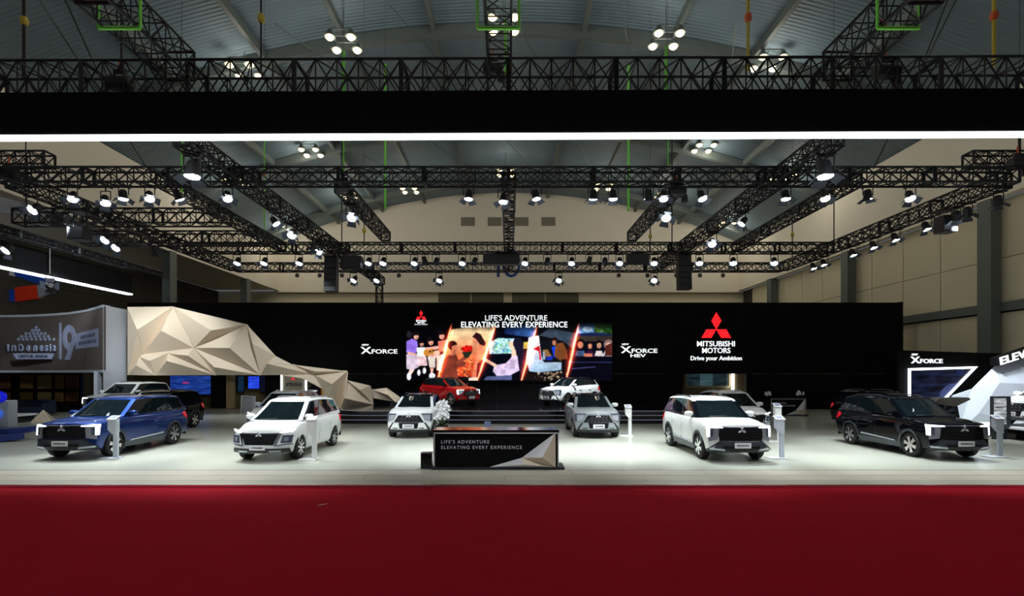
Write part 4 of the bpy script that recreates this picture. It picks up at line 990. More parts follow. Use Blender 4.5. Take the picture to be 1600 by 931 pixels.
for z0, yy, sx in ((0.0, 0, 1.0), (0.22, .5, 1.0)):
    MB().prism([(-.9, yy, z0), (-.05, yy - .25, z0), (.62 * sx, yy + .2, z0 + .1), (-.05, yy + .5, z0), (-.9, yy + .5, z0)], (0, 0, .2)).build('wedge', mat('podium_navy', rgb(40, 60, 130), .4), bp_)
tent = thing('folded_card', 'cream folded triangular card standing on the floor behind the blue car', 'display card', P(58, 660, 27.2)); tent.location.z = 0
MB().prism([(-.35, 0, 0), (.75, 0, 0), (.2, .1, .62)], (0, .03, 0)).build('front_leaf', M_cream, tent)
MB().prism([(-.35, .35, 0), (.75, .35, 0), (.2, .13, .62)], (0, .03, 0)).build('rear_leaf', M_cream, tent)

rp = thing('car_podium', 'low white podium under the white car far behind the blue car', 'podium', (-20.35, 28.2, 0))
box_obj('deck', (0, 0, .26), (2.5, 5.2, .08), M_white, rp, .02); box_obj('plinth', (0, 0, .11), (2.3, 5.0, .22), M_trim, rp)
# hanging colour blocks of the far neighbour
hb = thing('hanging_banner', 'hanging blue, red and grey banner blocks seen under the slanting light strip', 'banner', P(40, 470, 38)); ho = Vector(hb.location)
def hbp(pts, m): MB().prism([P(x, y, 38) - ho for x, y in pts], (0, .3, 0)).build('banner_panel', m, hb)
M_bb = mat('banner_blue', rgb(20, 74, 190), .6); M_br = mat('banner_red', rgb(230, 56, 22), .6); M_bg = mat('banner_grey', rgb(150, 156, 166), .6)
hbp([(-30, 452), (21, 452), (22, 471), (-30, 472)], M_bb); hbp([(22.5, 449), (57, 445), (59, 466), (23.5, 471)], M_br); hbp([(57.5, 445), (73, 446), (77, 456), (60, 465)], M_bg)
hbp([(22, 424), (73, 436), (73, 446), (52, 441), (24, 431)], M_bb); hbp([(10, 422), (20, 424), (20, 431), (11, 429)], M_white)

# ------------------------------------------------------------------ right side: XFORCE wall, light frame, pale faceted wall, ELEV beam, podium
YX = 29.4
xw = structure(thing('wall_side', None, None, (0, YX, 0)))
x0 = P(1405, 0, YX).x; pw = (28.6 - x0) / 3
for k in range(3):
    xa, xb = x0 + k * pw, x0 + (k + 1) * pw
    z = lambda x: lerp(P(0, 547, YX).z, P(0, 553, YX).z, (x - x0) / (28.6 - x0))
    MB().prism([(xa + .004, 0, 0), (xb - .004, 0, 0), (xb - .004, 0, z(xb)), (xa + .004, 0, z(xa))], (0, .2, 0)).build('wall_panel', M_black, xw)
x_logo('white NEW XFORCE lettering on the right side wall', 1448, 562, YX, kx=.87)
lf = thing('light_frame_window', 'trapezoid display with a white light frame on the right side wall', 'display frame', P(1421, 616, YX - .1)); lo_ = Vector(lf.location)
outer = [(1420, 575.5), (1528, 572.5), (1479, 623), (1420, 623)]; inner = [(1423.4, 578.6), (1521, 575.6), (1476.5, 621), (1423.4, 621)]
W_ = lambda q, Y: P(q[0], q[1], Y) - lo_
for k in (0, 1, 3):
    j = (k + 1) % 4
    MB().prism([W_(outer[k], YX - .1), W_(outer[j], YX - .1), W_(inner[j], YX - .1), W_(inner[k], YX - .1)], (0, .06, 0)).build('light_strip', M_strip, lf)
MB().prism([W_(q, YX - .03) for q in inner], (0, .02, 0)).build('display', screen_mat('night_car_picture', (0.0005, .0006, .004), (0.02, .03, .10), .7), lf)
MB().prism([W_(q, YX - .06) for q in ((1476, 605), (1486, 599), (1500, 598), (1510, 590), (1484, 620), (1468, 620), (1470, 612))], (0, .02, 0)).build('printed_car', mat('printed_blue_car', rgb(70, 80, 120), .4, emit=rgb(60, 70, 118), estr=.6), lf)
MB().lathe([(0, -.01), (.22, -.01), (.22, .01), (0, .01)], 16, 'Y', tuple(W_((1501, 581), YX - .06))).build('printed_ring', mat('printed_blue', rgb(30, 40, 84), .4, emit=rgb(24, 34, 80), estr=.5), lf)
# pale faceted wall
pv = {'a': (1556, 570), 'b': (1518, 608), 'c': (1488, 618), 'd': (1640, 553), 'e': (1640, 670), 'f': (1497, 676), 'g': (1562, 598), 'h': (1575, 640), 'i': (1530, 645), 'j': (1610, 600)}
pr = {'g': .25, 'h': .12, 'i': .2, 'j': .3}
YP = 23.4
pwall = thing('pale_faceted_wall', 'pale grey faceted wall behind the white car at the right edge', 'wall sculpture', P(1497, 676, YP)); po = Vector(pwall.location)
for fc in ('abg', 'adj', 'agj', 'bcf', 'bfi', 'bgi', 'gih', 'ghj', 'djh', 'dhe', 'hie', 'ife'):
    q = [P(*pv[k2], YP - pr.get(k2, 0)) - po for k2 in fc]
    nrm = (q[1] - q[0]).cross(q[2] - q[0]).normalized(); nrm = -nrm if nrm.y > 0 else nrm
    MB().prism(q, -nrm * .05).build('facet', M_lgrey, pwall)
eb = thing('letter_beam', 'slanting black beam with white ELEVATING letters at the right edge', 'sign', P(1558, 566, YP - .35)); eo = Vector(eb.location)
MB().prism([P(x, y, YP - .35) - eo for x, y in ((1557.5, 571.5), (1556, 559), (1600, 544), (1700, 510), (1702, 525), (1600, 560))], (0, .3, 0)).build('beam', M_black, eb)
me = fit_text('ELEVATING', 103 * YP / FPX, 11.5 * YP / FPX, depth=.06, bold=.012, shear=.15)
o2 = obj('lettering', me, M_txt, eb, P(1611, 549, YP - .4) - eo, (0, math.radians(-17.5), 0))
# slab table before the pale wall
tb = thing('slab_counter', 'dark slanting slab counter before the pale faceted wall', 'counter', P(1497, 660, 22.4)); tb.location.z = 0
MB().prism([P(x, y, 22.4) - Vector(tb.location) for x, y in ((1468, 622), (1514, 621), (1517, 624), (1494, 635), (1460, 630))], (0, .6, 0)).build('slab', mat('dark_walnut', rgb(36, 32, 26), .4, noise=.1), tb)
MB().prism([P(x, y, 22.5) - Vector(tb.location) for x, y in ((1474, 629), (1496, 633), (1502, 663), (1474, 663))], (0, .4, 0)).build('pedestal', M_gblack, tb)
# podium at the right edge
pd = thing('car_podium', 'white-topped black podium under the white car at the right edge', 'podium', (21.3, 20.6, 0))
box_obj('deck', (0, 0, .44), (4.6, 2.7, .08), M_white, pd, .02); box_obj('plinth', (.1, .1, .2), (4.3, 2.4, .4), M_gblack, pd); box_obj('sill', (.5, -1.18, .26), (3.4, .12, .10), M_lgrey, pd)

# ------------------------------------------------------------------ reception desks
def desk(px0, px1, py0, py1, Y, label, detail=True):
    c, w, h = rect(px0, px1, py0, py1, Y)
    t = thing('reception_desk', label, 'desk', (c.x, Y, 0), group='black reception desks with facets')
    D = .7; h = c.z + h / 2
    box_obj('body', (0, D / 2, h / 2 + .02), (w, D, h - .04), M_black, t); box_obj('base', (.05, D / 2 - .04, .03), (w + .2, D + .02, .06), M_trim, t)
    box_obj('top_edge', (0, -.02, h - .075), (w - .05, .06, .025), M_silver, t); box_obj('side_edge', (-w / 2 + .03, -.02, h / 2), (.025, .06, h - .15), M_silver, t); box_obj('side_edge', (w / 2 - .02, -.02, h / 2), (.02, .06, h - .15), M_silver, t)
    box_obj('counter_top', (0, D / 2, h - .02), (w + .03, D + .04, .05), M_gblack, t, .01)
    kx = w / 196; kz = h / 63
    V = {k2: ((x - 775) * kx, -r, (735 - y) * kz) for k2, x, y, r in (('A', 868, 676, .03), ('B', 815.5, 716, .05), ('C', 846.4, 714, .22), ('D', 868, 731.5, .03), ('E', 764.3, 731.5, .02), ('F', 818, 726, .14))}
    for fc, m in (('ABC', M_silver), ('ACD', M_cream), ('BCD', M_cream), ('BDF', M_cream), ('EBF', M_silver), ('EFD', M_silver)):
        MB().prism([V[k2] for k2 in fc], (0, .02, 0)).build('facet', m, t)
    obj('lettering', fit_text("LIFE'S ADVENTURE", 75 * kx, 5.4 * kz, depth=.008, space=1.25), M_sletter, t, ((727 - 775) * kx, -.012, (735 - 690.5) * kz))
    obj('lettering', fit_text('ELEVATING EVERY EXPERIENCE', 126 * kx, 5.4 * kz, depth=.008, space=1.25), M_sletter, t, ((752.5 - 775) * kx, -.012, (735 - 699.5) * kz))
    return t
desk(677, 873, 672, 735, 13.75, 'long black reception desk with silver facets at the front centre')
desk(1204, 1259, 621.5, 649.5, 31.2, 'small black reception desk with cream facets far behind the white vans')
bx = thing('black_box', 'small black box standing at the left end of the front desk', 'box', (P(665, 734, 13.75).x, 13.95, 0))
box_obj('body', (0, 0, .2), (.28, .3, .4), M_gblack, bx, .01); box_obj('lid', (0, 0, .405), (.29, .31, .015), M_trim, bx)

# information stands
def stand(px, py, label, m=M_lgrey, h=1.2, yaw=0.0, screen=False):
    Y = FPX * CAMH / (py - VY); X = (px - VX) * Y / FPX
    t = thing('information_stand', label, 'stand', (X, Y, 0), yaw, 'information stands beside the cars')
    box_obj('base_plate', (-.08, 0, .015), (.5, .36, .03), m, t, .006)
    box_obj('post', (.08, 0, h * .48), (.13, .08, h * .96), m, t, .006)
    MB().prism([(.02, -.08, h * .60), (.13, -.08, h * .60), (.13, -.08, h * .94), (-.11, -.08, h * .94), (-.11, -.08, h * .72)], (0, .16, .05)).build('head', m, t)
    MB().prism([(-.13, -.11, h * .95), (.14, -.11, h * .95), (.14, .11, h * 1.03), (-.13, .11, h * 1.03)], (0, 0, .025)).build('tilted_panel', M_white, t)
    MB().prism([(-.09, -.07, h * .965 + .022), (.10, -.07, h * .965 + .022), (.10, .07, h * 1.016 + .022), (-.09, .07, h * 1.016 + .022)], (0, 0, .006)).build('tablet', mat('tablet_face', (.25, .28, .4), .1), t)
    return t
stand(177, 716, 'grey information stand before the blue car'); stand(487, 718, 'white information stand before the white van at the left', M_white)
stand(981, 681, 'white information stand right of the silver compact car', M_white); stand(1217, 716, 'grey information stand right of the white car, with tablet on top')
stand(1214, 690, 'white information stand behind the grey one right of the white car', M_white, 1.35)
stand(1558, 714, 'grey information stand at the right edge beside the black car')
t = thing('brochure_screen', 'upright screen stand with pictures at the right edge', 'stand', P(1561, 684, 20.0)); t.location.z = 0
box_obj('post', (.1, .1, .4), (.5, .1, .8), M_dtrim, t); box_obj('casing', (.05, 0, 1.02), (.68, .14, 1.25), M_dtrim, t, .01)
m_sc = screen_mat('bright_brochure', (0.003, .004, .01), (0.9, .95, 1.0), 1.0)
m_sc.node_tree.nodes['Noise Texture'].inputs['Scale'].default_value = 3.2
box_obj('display', (-.03, -.075, 1.08), (.46, .02, .98), m_sc, t)
t = thing('card_stand', 'small blue grey card stand behind the front desk', 'stand', P(762, 671, 19.6)); t.location.z = 0
box_obj('base_plate', (0, 0, .015), (.3, .25, .03), M_dtrim, t); box_obj('card', (0, 0, .42), (.24, .03, .62), mat('slate_blue_card', rgb(84, 92, 128), .4), t, .004); box_obj('leg', (0, .03, .1), (.05, .03, .2), M_dtrim, t)

# white orchids beside the white compact car
fl = thing('potted_orchid', 'white orchids in a black pot beside the white compact car', 'plant', P(690, 684, 20.4)); fl.location.z = 0
MB().lathe([(0, 0), (.20, 0), (.25, .45), (.25, .5), (.21, .5), (.19, .42), (0, .42)], 18).build('pot', M_gblack, fl, smooth=True)
petal = MB()
for k in range(5):
    a = 2 * math.pi * k / 5; r = .055
    ca_, sa_ = math.cos(a), math.sin(a)
    petal.prism([(0, 0, 0), (r * .6 * ca_ - r * .4 * sa_, -.01, r * .6 * sa_ + r * .4 * ca_), (r * 1.15 * ca_, -.004, r * 1.15 * sa_), (r * .6 * ca_ + r * .4 * sa_, -.01, r * .6 * sa_ - r * .4 * ca_)], (0, .006, 0))
pm_ = petal.mesh('flower', fix=True); M_petal = mat('white_petal', (.85, .84, .86), .6); M_stem = mat('dark_stem', rgb(40, 60, 34), .6)
rnd = random.Random(5)
for k in range(12):
    a = k * 2.4; rx = .12 + .16 * rnd.random(); hgt = .95 + .5 * rnd.random()
    p0 = Vector((.06 * math.cos(a), .06 * math.sin(a), .42)); p1 = Vector((rx * math.cos(a) * .6, rx * math.sin(a) * .6, hgt)); p2 = Vector((rx * 1.5 * math.cos(a), rx * 1.5 * math.sin(a), hgt - .22))
    mb = MB().bar(p0, p1, .008, 4).bar(p1, p2, .006, 4); mb.build('stem', M_stem, fl)
    for j in range(13):
        f = j / 12; q = p0.lerp(p1, .55 + f * .9) if f < .5 else p1.lerp(p2, (f - .5) * 2)
        o2 = obj('flower', pm_, M_petal, fl, q + Vector((rnd.uniform(-.06, .06), rnd.uniform(-.08, .02), rnd.uniform(-.05, .05))), (rnd.uniform(-.6, .6), rnd.uniform(-.6, .6), rnd.uniform(-.8, .8)))
        o2.scale = (1.15,) * 3
leaf = MB().prism([(0, 0, 0), (.06, 0, .12), (.04, -.02, .3), (0, -.05, .38), (-.04, -.02, .3), (-.06, 0, .12)], (0, .01, 0)).mesh('leaf', fix=True)
for k in range(7): obj('leaf', leaf, M_stem, fl, (0, 0, .42), (rnd.uniform(.3, .9), 0, k * .9))
# small plants on the far desk
for px, nm in ((1201, 'left'), (1250, 'right')):
    fp = thing('table_flowers', 'small white flower bunch on the %s end of the far desk' % nm, 'plant', P(px, 620.8, 31.5))
    MB().lathe([(0, 0), (.09, 0), (.12, .14), (0, .14)], 10).build('pot', M_gblack, fp)
    for j in range(14): obj('flower', pm_, M_petal, fp, (rnd.uniform(-.2, .2), rnd.uniform(-.1, .1), .15 + rnd.uniform(0, .22)), (0, 0, rnd.uniform(-1, 1))).scale = (1.3,) * 3
# paper scrap on the carpet
q = P(505, 789, FPX * (CAMH + .06) / (789 - VY)); q.z = -.058
sc_ = tag(MB().prism([(-.09, -.06, 0), (-.05, -.075, .004), (.09, .05, .012), (.08, .075, .006), (.0, .01, .016)], (0, 0, .004)).build('paper_scrap', mat('cream_paper', rgb(214, 190, 150), .7), None, q), 'small cream paper scrap lying on the red carpet', 'paper')
# ================================================================== CARS
def interp(tab, x):
    if x <= tab[0][0]: return tab[0][1]
    for (a, fa), (b2, fb) in zip(tab, tab[1:]):
        if x <= b2:
            t = (x - a) / (b2 - a); t = t * t * (3 - 2 * t) * .5 + t * .5
            return fa + (fb - fa) * t
    return tab[-1][1]
LEV = [(0, .84), (.05, .92), (.16, .96), (.36, .985), (.58, 1.0), (.76, .995), (.88, .98), (.955, .95), (1.0, .885)]
class CarType:
    def __init__(s, **k): s.__dict__.update(k); s.parts = []; s.build()
    def w(s, x): return s.W / 2 * interp(s.plan, x)
    def sec(s, x):
        zb, zt, w = interp(s.bot, x), interp(s.top, x), s.w(x)
        return [(w * f, zb + (zt - zb) * q) for q, f in LEV]
    def warp(s, p):
        x, y, z = p
        u = min(1.15, abs(y) / (s.W / 2))
        gf = sstep(s.xf - 1.1, s.xf, x); gr = sstep(s.xr + .9, s.xr, x) if True else 0
        gr = 1 - sstep(s.xr, s.xr + .9, x)
        x2 = x - gf * (s.sweep * u ** 2.6) - sstep(s.xf - .7, s.xf, x) * interp(s.lean, z) + gr * (.16 * u ** 3) + (1 - sstep(s.xr, s.xr + .6, x)) * interp(s.rlean, z)
        return (x2, y, z)
    def F(s, y, z, off=0.0):
        p = s.warp((s.xf, y, z)); return (p[0] + off, p[1] + off * .3 * (1 if y > 0 else -1) * min(1, abs(y)), p[2])
    def R(s, y, z, off=0.0):
        p = s.warp((s.xr, y, z)); return (p[0] - off, p[1], p[2])
    def S(s, x, z, off=0.0, sg=1):
        L = s.sec(x); y = L[-1][0]
        if z <= L[0][1]: y = L[1][0]
        else:
            for (ya, za), (yb, zb) in zip(L, L[1:]):
                if za <= z <= zb: y = ya + (yb - ya) * (z - za) / max(1e-6, zb - za); break
        p = s.warp((x, y, z)); return (p[0], sg * (p[1] + off), p[2])
    def fx(s, v): return lerp(s.cowl, s.rf, v)
    def rx(s, v): return lerp(s.rb0, s.rb1, v)
    def hw(s, v): return lerp(s.wb, s.wr, v)
    def zr(s, x): return s.H - s.arch * ((x - s.apex) / 1.5) ** 2 if x > s.apex else s.H - s.rdrop * ((x - s.apex) / 1.6) ** 2
    def zc(s, x, v): return s.belt + (max(s.zr(x), s.belt + .02) - s.belt) * v
    def G(s, t, v, off=0.0, sg=1):
        x = lerp(s.fx(v) - .10, s.rx(v) + .05, t); return (x, sg * (s.hw(v) + off), s.zc(x, v) + off * .35)
    def GF(s, u, v, off=0.0):
        x = s.fx(v) - .13 * u * u; return (x + off, u * s.hw(v), s.zc(s.fx(v), v) + off * .6)
    def GR(s, u, v, off=0.0):
        x = s.rx(v) + .08 * u * u; return (x - off, u * s.hw(v), s.zc(s.rx(v), v))
    def add(s, name, mesh, m, parent=None, loc=None, rot=None):
        s.parts.append((name, mesh, m, parent, loc, rot)); return len(s.parts) - 1
    def panel(s, name, fn, corners, m, off=.012, nu=6, nv=3, parent=None, back=-.03, smooth=True):
        """four corners in the surface's own (a, b) coordinates, bilinear grid with a skirt"""
        c = corners; mb = MB()
        def uv(u, v):
            a = (1 - u) * (1 - v) * c[0][0] + u * (1 - v) * c[1][0] + u * v * c[2][0] + (1 - u) * v * c[3][0]
            b2 = (1 - u) * (1 - v) * c[0][1] + u * (1 - v) * c[1][1] + u * v * c[2][1] + (1 - u) * v * c[3][1]
            return a, b2
        mb.grid(lambda u, v: fn(*uv(u, v), off), nu, nv)
        def skirt(pts):
            n = len(mb.v)
            for q in pts: mb.v.append(tuple(fn(*q, off))); mb.v.append(tuple(fn(*q, back)))
            for i in range(len(pts) - 1): mb.f.append((n + 2 * i, n + 2 * i + 1, n + 2 * i + 3, n + 2 * i + 2))
        skirt([uv(i / nu, 0) for i in range(nu + 1)]); skirt([uv(i / nu, 1) for i in range(nu + 1)]); skirt([uv(0, i / nv) for i in range(nv + 1)]); skirt([uv(1, i / nv) for i in range(nv + 1)])
        return s.add(name, mb.mesh(name, smooth, 35, True), m, parent)
    def both(s, name, corners, m, **k):
        """front-face panel on both sides of the car, corners given for the left"""
        r = []
        for sg in (1, -1): r.append(s.panel(name, s.F, [(sg * a, b2) for a, b2 in corners], m, **k))
        return r
    def build(s):
        M = 12; K = len(LEV)
        xs = [s.xr, s.xr + .03, s.xr + .10] + list(np.linspace(s.xr + .2, s.xf - .2, 40)) + [s.xf - .10, s.xf - .04, s.xf]
        V = []; Fc = []; rings = []
        for i, x in enumerate(xs):
            L = s.sec(x)
            if i in (0, len(xs) - 1):
                zm = (L[0][1] + L[-1][1]) / 2; L = [(y * .985, zm + (z - zm) * .965) for y, z in L]
            ring = []
            def addv(y, z): V.append(s.warp((x, y, z))); ring.append(len(V) - 1)
            yb, zb = L[0]; yt, zt = L[-1]
            for j in range(M + 1): addv(-yb + 2 * yb * j / M, zb)
            for q in range(1, K - 1): addv(L[q][0], L[q][1])
            for j in range(M + 1):
                u = 1 - 2 * j / M; addv(yt * u, zt + s.crown * (1 - u * u))
            for q in range(K - 2, 0, -1): addv(-L[q][0], L[q][1])
            rings.append(ring)
        N = len(rings[0])
        for a, b2 in zip(rings, rings[1:]):
            for j in range(N):
                k = (j + 1) % N; Fc.append((a[j], a[k], b2[k], b2[j]))
        for e in (0, len(xs) - 1):
            ring = rings[e]; x = xs[e]; rows = [[ring[j] for j in range(M + 1)]]
            L = s.sec(x); zm = (L[0][1] + L[-1][1]) / 2
            for q in range(1, K - 1):
                right = ring[M + q]; left = ring[N - q]; y = L[q][0] * .985; z = zm + (L[q][1] - zm) * .965; r = [left]
                for j in range(1, M): V.append(s.warp((x, -y + 2 * y * j / M, z))); r.append(len(V) - 1)
                rows.append(r + [right])
            tr = [ring[M + K - 1 + j] for j in range(M + 1)]; rows.append(tr[::-1])
            for ra, rb in zip(rows, rows[1:]):
                for j in range(M): Fc.append((ra[j], ra[j + 1], rb[j + 1], rb[j]))
        me = bpy.data.meshes.new('body'); me.from_pydata(V, [], Fc)
        bm = bmesh.new(); bm.from_mesh(me); bmesh.ops.recalc_face_normals(bm, faces=bm.faces); bm.to_mesh(me); bm.free()
        me.materials.append(M_white)
        cut = MB()
        for ax in (s.wb2, -s.wb2): cut.bar((ax, -1.3, s.rw - .01), (ax, 1.3, s.rw - .01), s.rw + .055, 28)
        cm = cut.mesh('cutter', fix=True); cm.materials.append(M_trim)
        ob = bpy.data.objects.new('body', me); oc = bpy.data.objects.new('cutter', cm); COL.objects.link(ob); COL.objects.link(oc)
        md = ob.modifiers.new('arches', 'BOOLEAN'); md.object = oc; md.operation = 'DIFFERENCE'; md.solver = 'EXACT'
        try: md.material_mode = 'TRANSFER'
        except Exception: pass
        dg = bpy.context.evaluated_depsgraph_get(); dg.update()
        body = bpy.data.meshes.new_from_object(ob.evaluated_get(dg)); body.name = 'body'
        bpy.data.objects.remove(ob); bpy.data.objects.remove(oc)
        while len(body.materials) < 2: body.materials.append(M_trim)
        body.polygons.foreach_set('use_smooth', [True] * len(body.polygons)); body.set_sharp_from_angle(angle=math.radians(32))
        s.add('body', body, 'PAINT2')
        # cabin
        lv = [(0, 0), (.3, 0), (.6, 0), (.84, 0), (.9, .004), (.95, .02), (.985, .055), (1.0, .115)]
        V = []; Fc = []; fm = []; rings = []; NS = 14
        for v, ins in lv:
            ring = []
            f0, r0, h0 = s.fx(v) - ins * .6, s.rx(v) + ins * .5, s.hw(v) - ins
            def addv(x, y, cr=0): V.append((x, y, s.zc(x, v) + cr)); ring.append(len(V) - 1)
            for j in range(M + 1):
                u = -1 + 2 * j / M; addv(f0 - .13 * u * u, u * h0)
            for q in range(1, NS): addv(lerp(f0 - .13, r0 + .08, q / NS), h0)
            for j in range(M + 1):
                u = 1 - 2 * j / M; addv(r0 + .08 * u * u, u * h0)
            for q in range(1, NS): addv(lerp(r0 + .08, f0 - .13, q / NS), -h0)
            rings.append(ring)
        N = len(rings[0])
        for li, (a, b2) in enumerate(zip(rings, rings[1:])):
            for j in range(N):
                k = (j + 1) % N; Fc.append((a[j], a[k], b2[k], b2[j])); fm.append(1 if li >= 3 else 0)
        ring = rings[-1]; front = ring[:M + 1]; rear = ring[M + NS:2 * M + NS + 1][::-1]
        rows = [front]; ins = lv[-1][1]; f0, r0, h0 = s.fx(1) - ins * .6, s.rx(1) + ins * .5, s.hw(1) - ins
        for q in range(1, NS):
            r = [ring[N - q]]; t = q / NS
            for j in range(1, M):
                u = -1 + 2 * j / M; x = lerp(f0 - .13 * u * u, r0 + .08 * u * u, t); V.append((x, u * h0, s.zr(x) + .022 * (1 - u * u) * math.sin(math.pi * t))); r.append(len(V) - 1)
            rows.append(r + [ring[M + q]])
        rows.append(rear)
        for ra, rb in zip(rows, rows[1:]):
            for j in range(M): Fc.append((ra[j], ra[j + 1], rb[j + 1], rb[j])); fm.append(1)
        me = bpy.data.meshes.new('cabin'); me.from_pydata(V, [], Fc); me.materials.append(M_white); me.materials.append(M_white)
        me.polygons.foreach_set('material_index', fm)
        bm = bmesh.new(); bm.from_mesh(me); bmesh.ops.recalc_face_normals(bm, faces=bm.faces)
        bm.to_mesh(me); bm.free()
        me.polygons.foreach_set('use_smooth', [True] * len(me.polygons)); me.set_sharp_from_angle(angle=math.radians(38))
        s.add('cabin', me, 'ROOF2')
        # glass
        ws = s.panel('windshield', s.GF, [(-.86, .05), (.86, .05), (.84, .89), (-.84, .89)], M_glass, .012, 12, 5)
        s.panel('wiper', s.GF, [(-.55, .055), (.1, .10), (.1, .115), (-.55, .075)], M_trim, .03, 4, 1, ws)
        s.panel('rear_window', s.GR, [(-.8, .2), (.8, .2), (.78, .86), (-.78, .86)], M_glass, .012, 8, 3)
        for sg in (1, -1):
            fn = lambda t, v, off, sg=sg: s.G(t, v, off, sg)
            s.panel('window_band', fn, [(.02, .05), (s.band1, s.band0), (.965, .87), (.045, .87)], M_gblack, .006, 14, 3)
            for t0, t1, v0, v1 in s.wins:
                s.panel('side_window', fn, [(t0, v0), (t1, v1), (t1, .85), (t0 + .006, .85)], M_glass, .014, 6, 3)
        # wheels
        w_ = .115; r = s.rw
        tyre = MB().lathe([(r * .66, -w_ + .012), (r * .72, -w_), (r * .93, -w_), (r * .985, -w_ + .02), (r, -w_ + .05), (r, w_ - .05), (r * .985, w_ - .02), (r * .93, w_), (r * .72, w_), (r * .66, w_ - .012)], 30, 'Y').mesh('wheel', True, 50)
        rim = MB().lathe([(0, w_ - .07), (r * .58, w_ - .07), (r * .63, w_ - .01), (r * .69, w_ - .004), (r * .69, w_ - .03), (r * .66, -w_ + .02), (0, -w_ + .03)], 30, 'Y').mesh('rim', True, 50)
        sp = MB(); lug = MB()
        for k in range(s.spokes):
            a = 2 * math.pi * (k + .25) / s.spokes; c, n = math.cos(a), math.sin(a); h = s.spw
            P2 = lambda rr, q: (rr * c - q * n, w_ - .03, rr * n + q * c)
            sp.prism([P2(r * .12, h * .5), P2(r * .12, -h * .5), P2(r * .655, -h * 1.0), P2(r * .655, h * 1.0)], (0, .035, 0))
        sp.lathe([(0, w_ + .006), (r * .14, w_ + .004), (r * .17, w_ - .03)], 14, 'Y')
        spm = sp.mesh('spokes', fix=True)
        for ax in (s.wb2, -s.wb2):
            for sg in (1, -1):
                rt = (0, 0, 0) if sg > 0 else (0, 0, math.pi)
                i = s.add('wheel', tyre, M_tyre, None, (ax, sg * (s.W / 2 - w_ - .015), r), rt)
                s.add('rim', rim, M_rimd, i); s.add('spokes', spm, s.spmat, i)
                # arch cladding
                mb = MB(); n = 22; ri, ro_ = r + .05, r + s.clad
                for q in range(n):
                    pr = []
                    for a in (q / n, (q + 1) / n):
                        th = math.radians(-24 + 228 * a)
                        for rr in (ri, ro_): pr.append((ax + rr * math.cos(th), r - .01 + rr * math.sin(th)))
                    for o_ in (0,):
                        A0, A1, B0, B1 = [s.S(px_, max(.16, pz), .014, sg) for px_, pz in pr]
                        A0b, A1b, B0b, B1b = [s.S(px_, max(.16, pz), -.03, sg) for px_, pz in pr]
                        mb.quad(A0, A1, B1, B0); mb.quad(A1, A1b, B1b, B1); mb.quad(A0b, A0, B0, B0b)
                s.add('wheel_arch', mb.mesh('wheel_arch', fix=True), s.cladm)
        for sg in (1, -1):
            fn = lambda x, z, off, sg=sg: s.S(x, z, off, sg)
            e = r + s.clad - .02
            s.panel('side_skirt', fn, [(s.wb2 - e, .23), (-s.wb2 + e, .23), (-s.wb2 + e - .02, s.skirt), (s.wb2 - e + .02, s.skirt)], s.cladm, .018, 10, 2)
            if s.sill: s.panel('side_trim', fn, [(s.wb2 - e - .15, .40), (-s.wb2 + e + .1, .46), (-s.wb2 + e + .16, .52), (s.wb2 - e - .2, .44)], M_sat, .022, 8, 1)
            for x in s.doors: s.panel('door_seam', fn, [(x - .007, s.skirt), (x + .007, s.skirt), (x + .007, s.belt - .03), (x - .007, s.belt - .03)], M_trim, .002, 1, 6)
            for x in s.doors[1:]:
                s.panel('door_handle', fn, [(x + .06, s.belt - .20), (x + .27, s.belt - .20), (x + .27, s.belt - .165), (x + .06, s.belt - .165)], 'PAINT', .035, 3, 1)
            # mirror
            xm = s.cowl - .42; ym = s.hw(.1) + .13; zm_ = s.belt + .10
            me = MB(); 
            mm = bmesh.new(); bmesh.ops.create_uvsphere(mm, u_segments=14, v_segments=9, radius=1)
            for v in mm.verts: v.co = Vector((max(-.45, v.co.x) * .11, math.copysign(abs(v.co.y) ** .75, v.co.y) * .135, math.copysign(abs(v.co.z) ** .7, v.co.z) * .085))
            m2 = bpy.data.meshes.new('mirror'); mm.to_mesh(m2); mm.free(); m2.polygons.foreach_set('use_smooth', [True] * len(m2.polygons))
            i = s.add('mirror', m2, 'MIRROR', None, (xm, sg * ym, zm_))
            s.add('mirror_arm', MB().bar((.0, -sg * .02, -.04), (.03, -sg * .20, -.09), .03, 6).mesh('mirror_arm'), M_trim, i)
            if s.rails:
                mb = MB(); xa, xb = s.rf - .35, s.rb1 + .35; q = [Vector((lerp(xa, xb, k / 8), sg * (s.wr - .07), s.zr(lerp(xa, xb, k / 8)) + (.03 if 0 < k < 8 else -.015))) for k in range(9)]
                for a, b2 in zip(q, q[1:]): mb.bar(a, b2, .02, 6)
                s.add('roof_rail', mb.mesh('roof_rail'), s.railm)
            s.panel('tail_light', fn, [(s.xr + .03, s.belt - .30), (s.xr + .34, s.belt - .16), (s.xr + .30, s.belt - .07), (s.xr + .03, s.belt - .05)], M_tail, .016, 4, 2)
        for sg in (1, -1): s.panel('tail_light', s.R, [(sg * .45, s.belt - .12), (sg * .80, s.belt - .30), (sg * .80, s.belt - .07), (sg * .45, s.belt - .06)], M_tail, .014, 4, 2)
        s.panel('rear_bumper', s.R, [(-.8, .28), (.8, .28), (.78, .48), (-.78, .48)], M_trim, .02, 8, 2)
        getattr(s, 'front_' + s.face)()
    def emb(s, z, sz, off=.03):
        me = emblem_mesh(sz, .015)
        p = s.F(0, z, off); s.add('emblem', me, M_emb, None, (p[0] + .0, 0, p[2]), (0, 0, math.pi / 2))
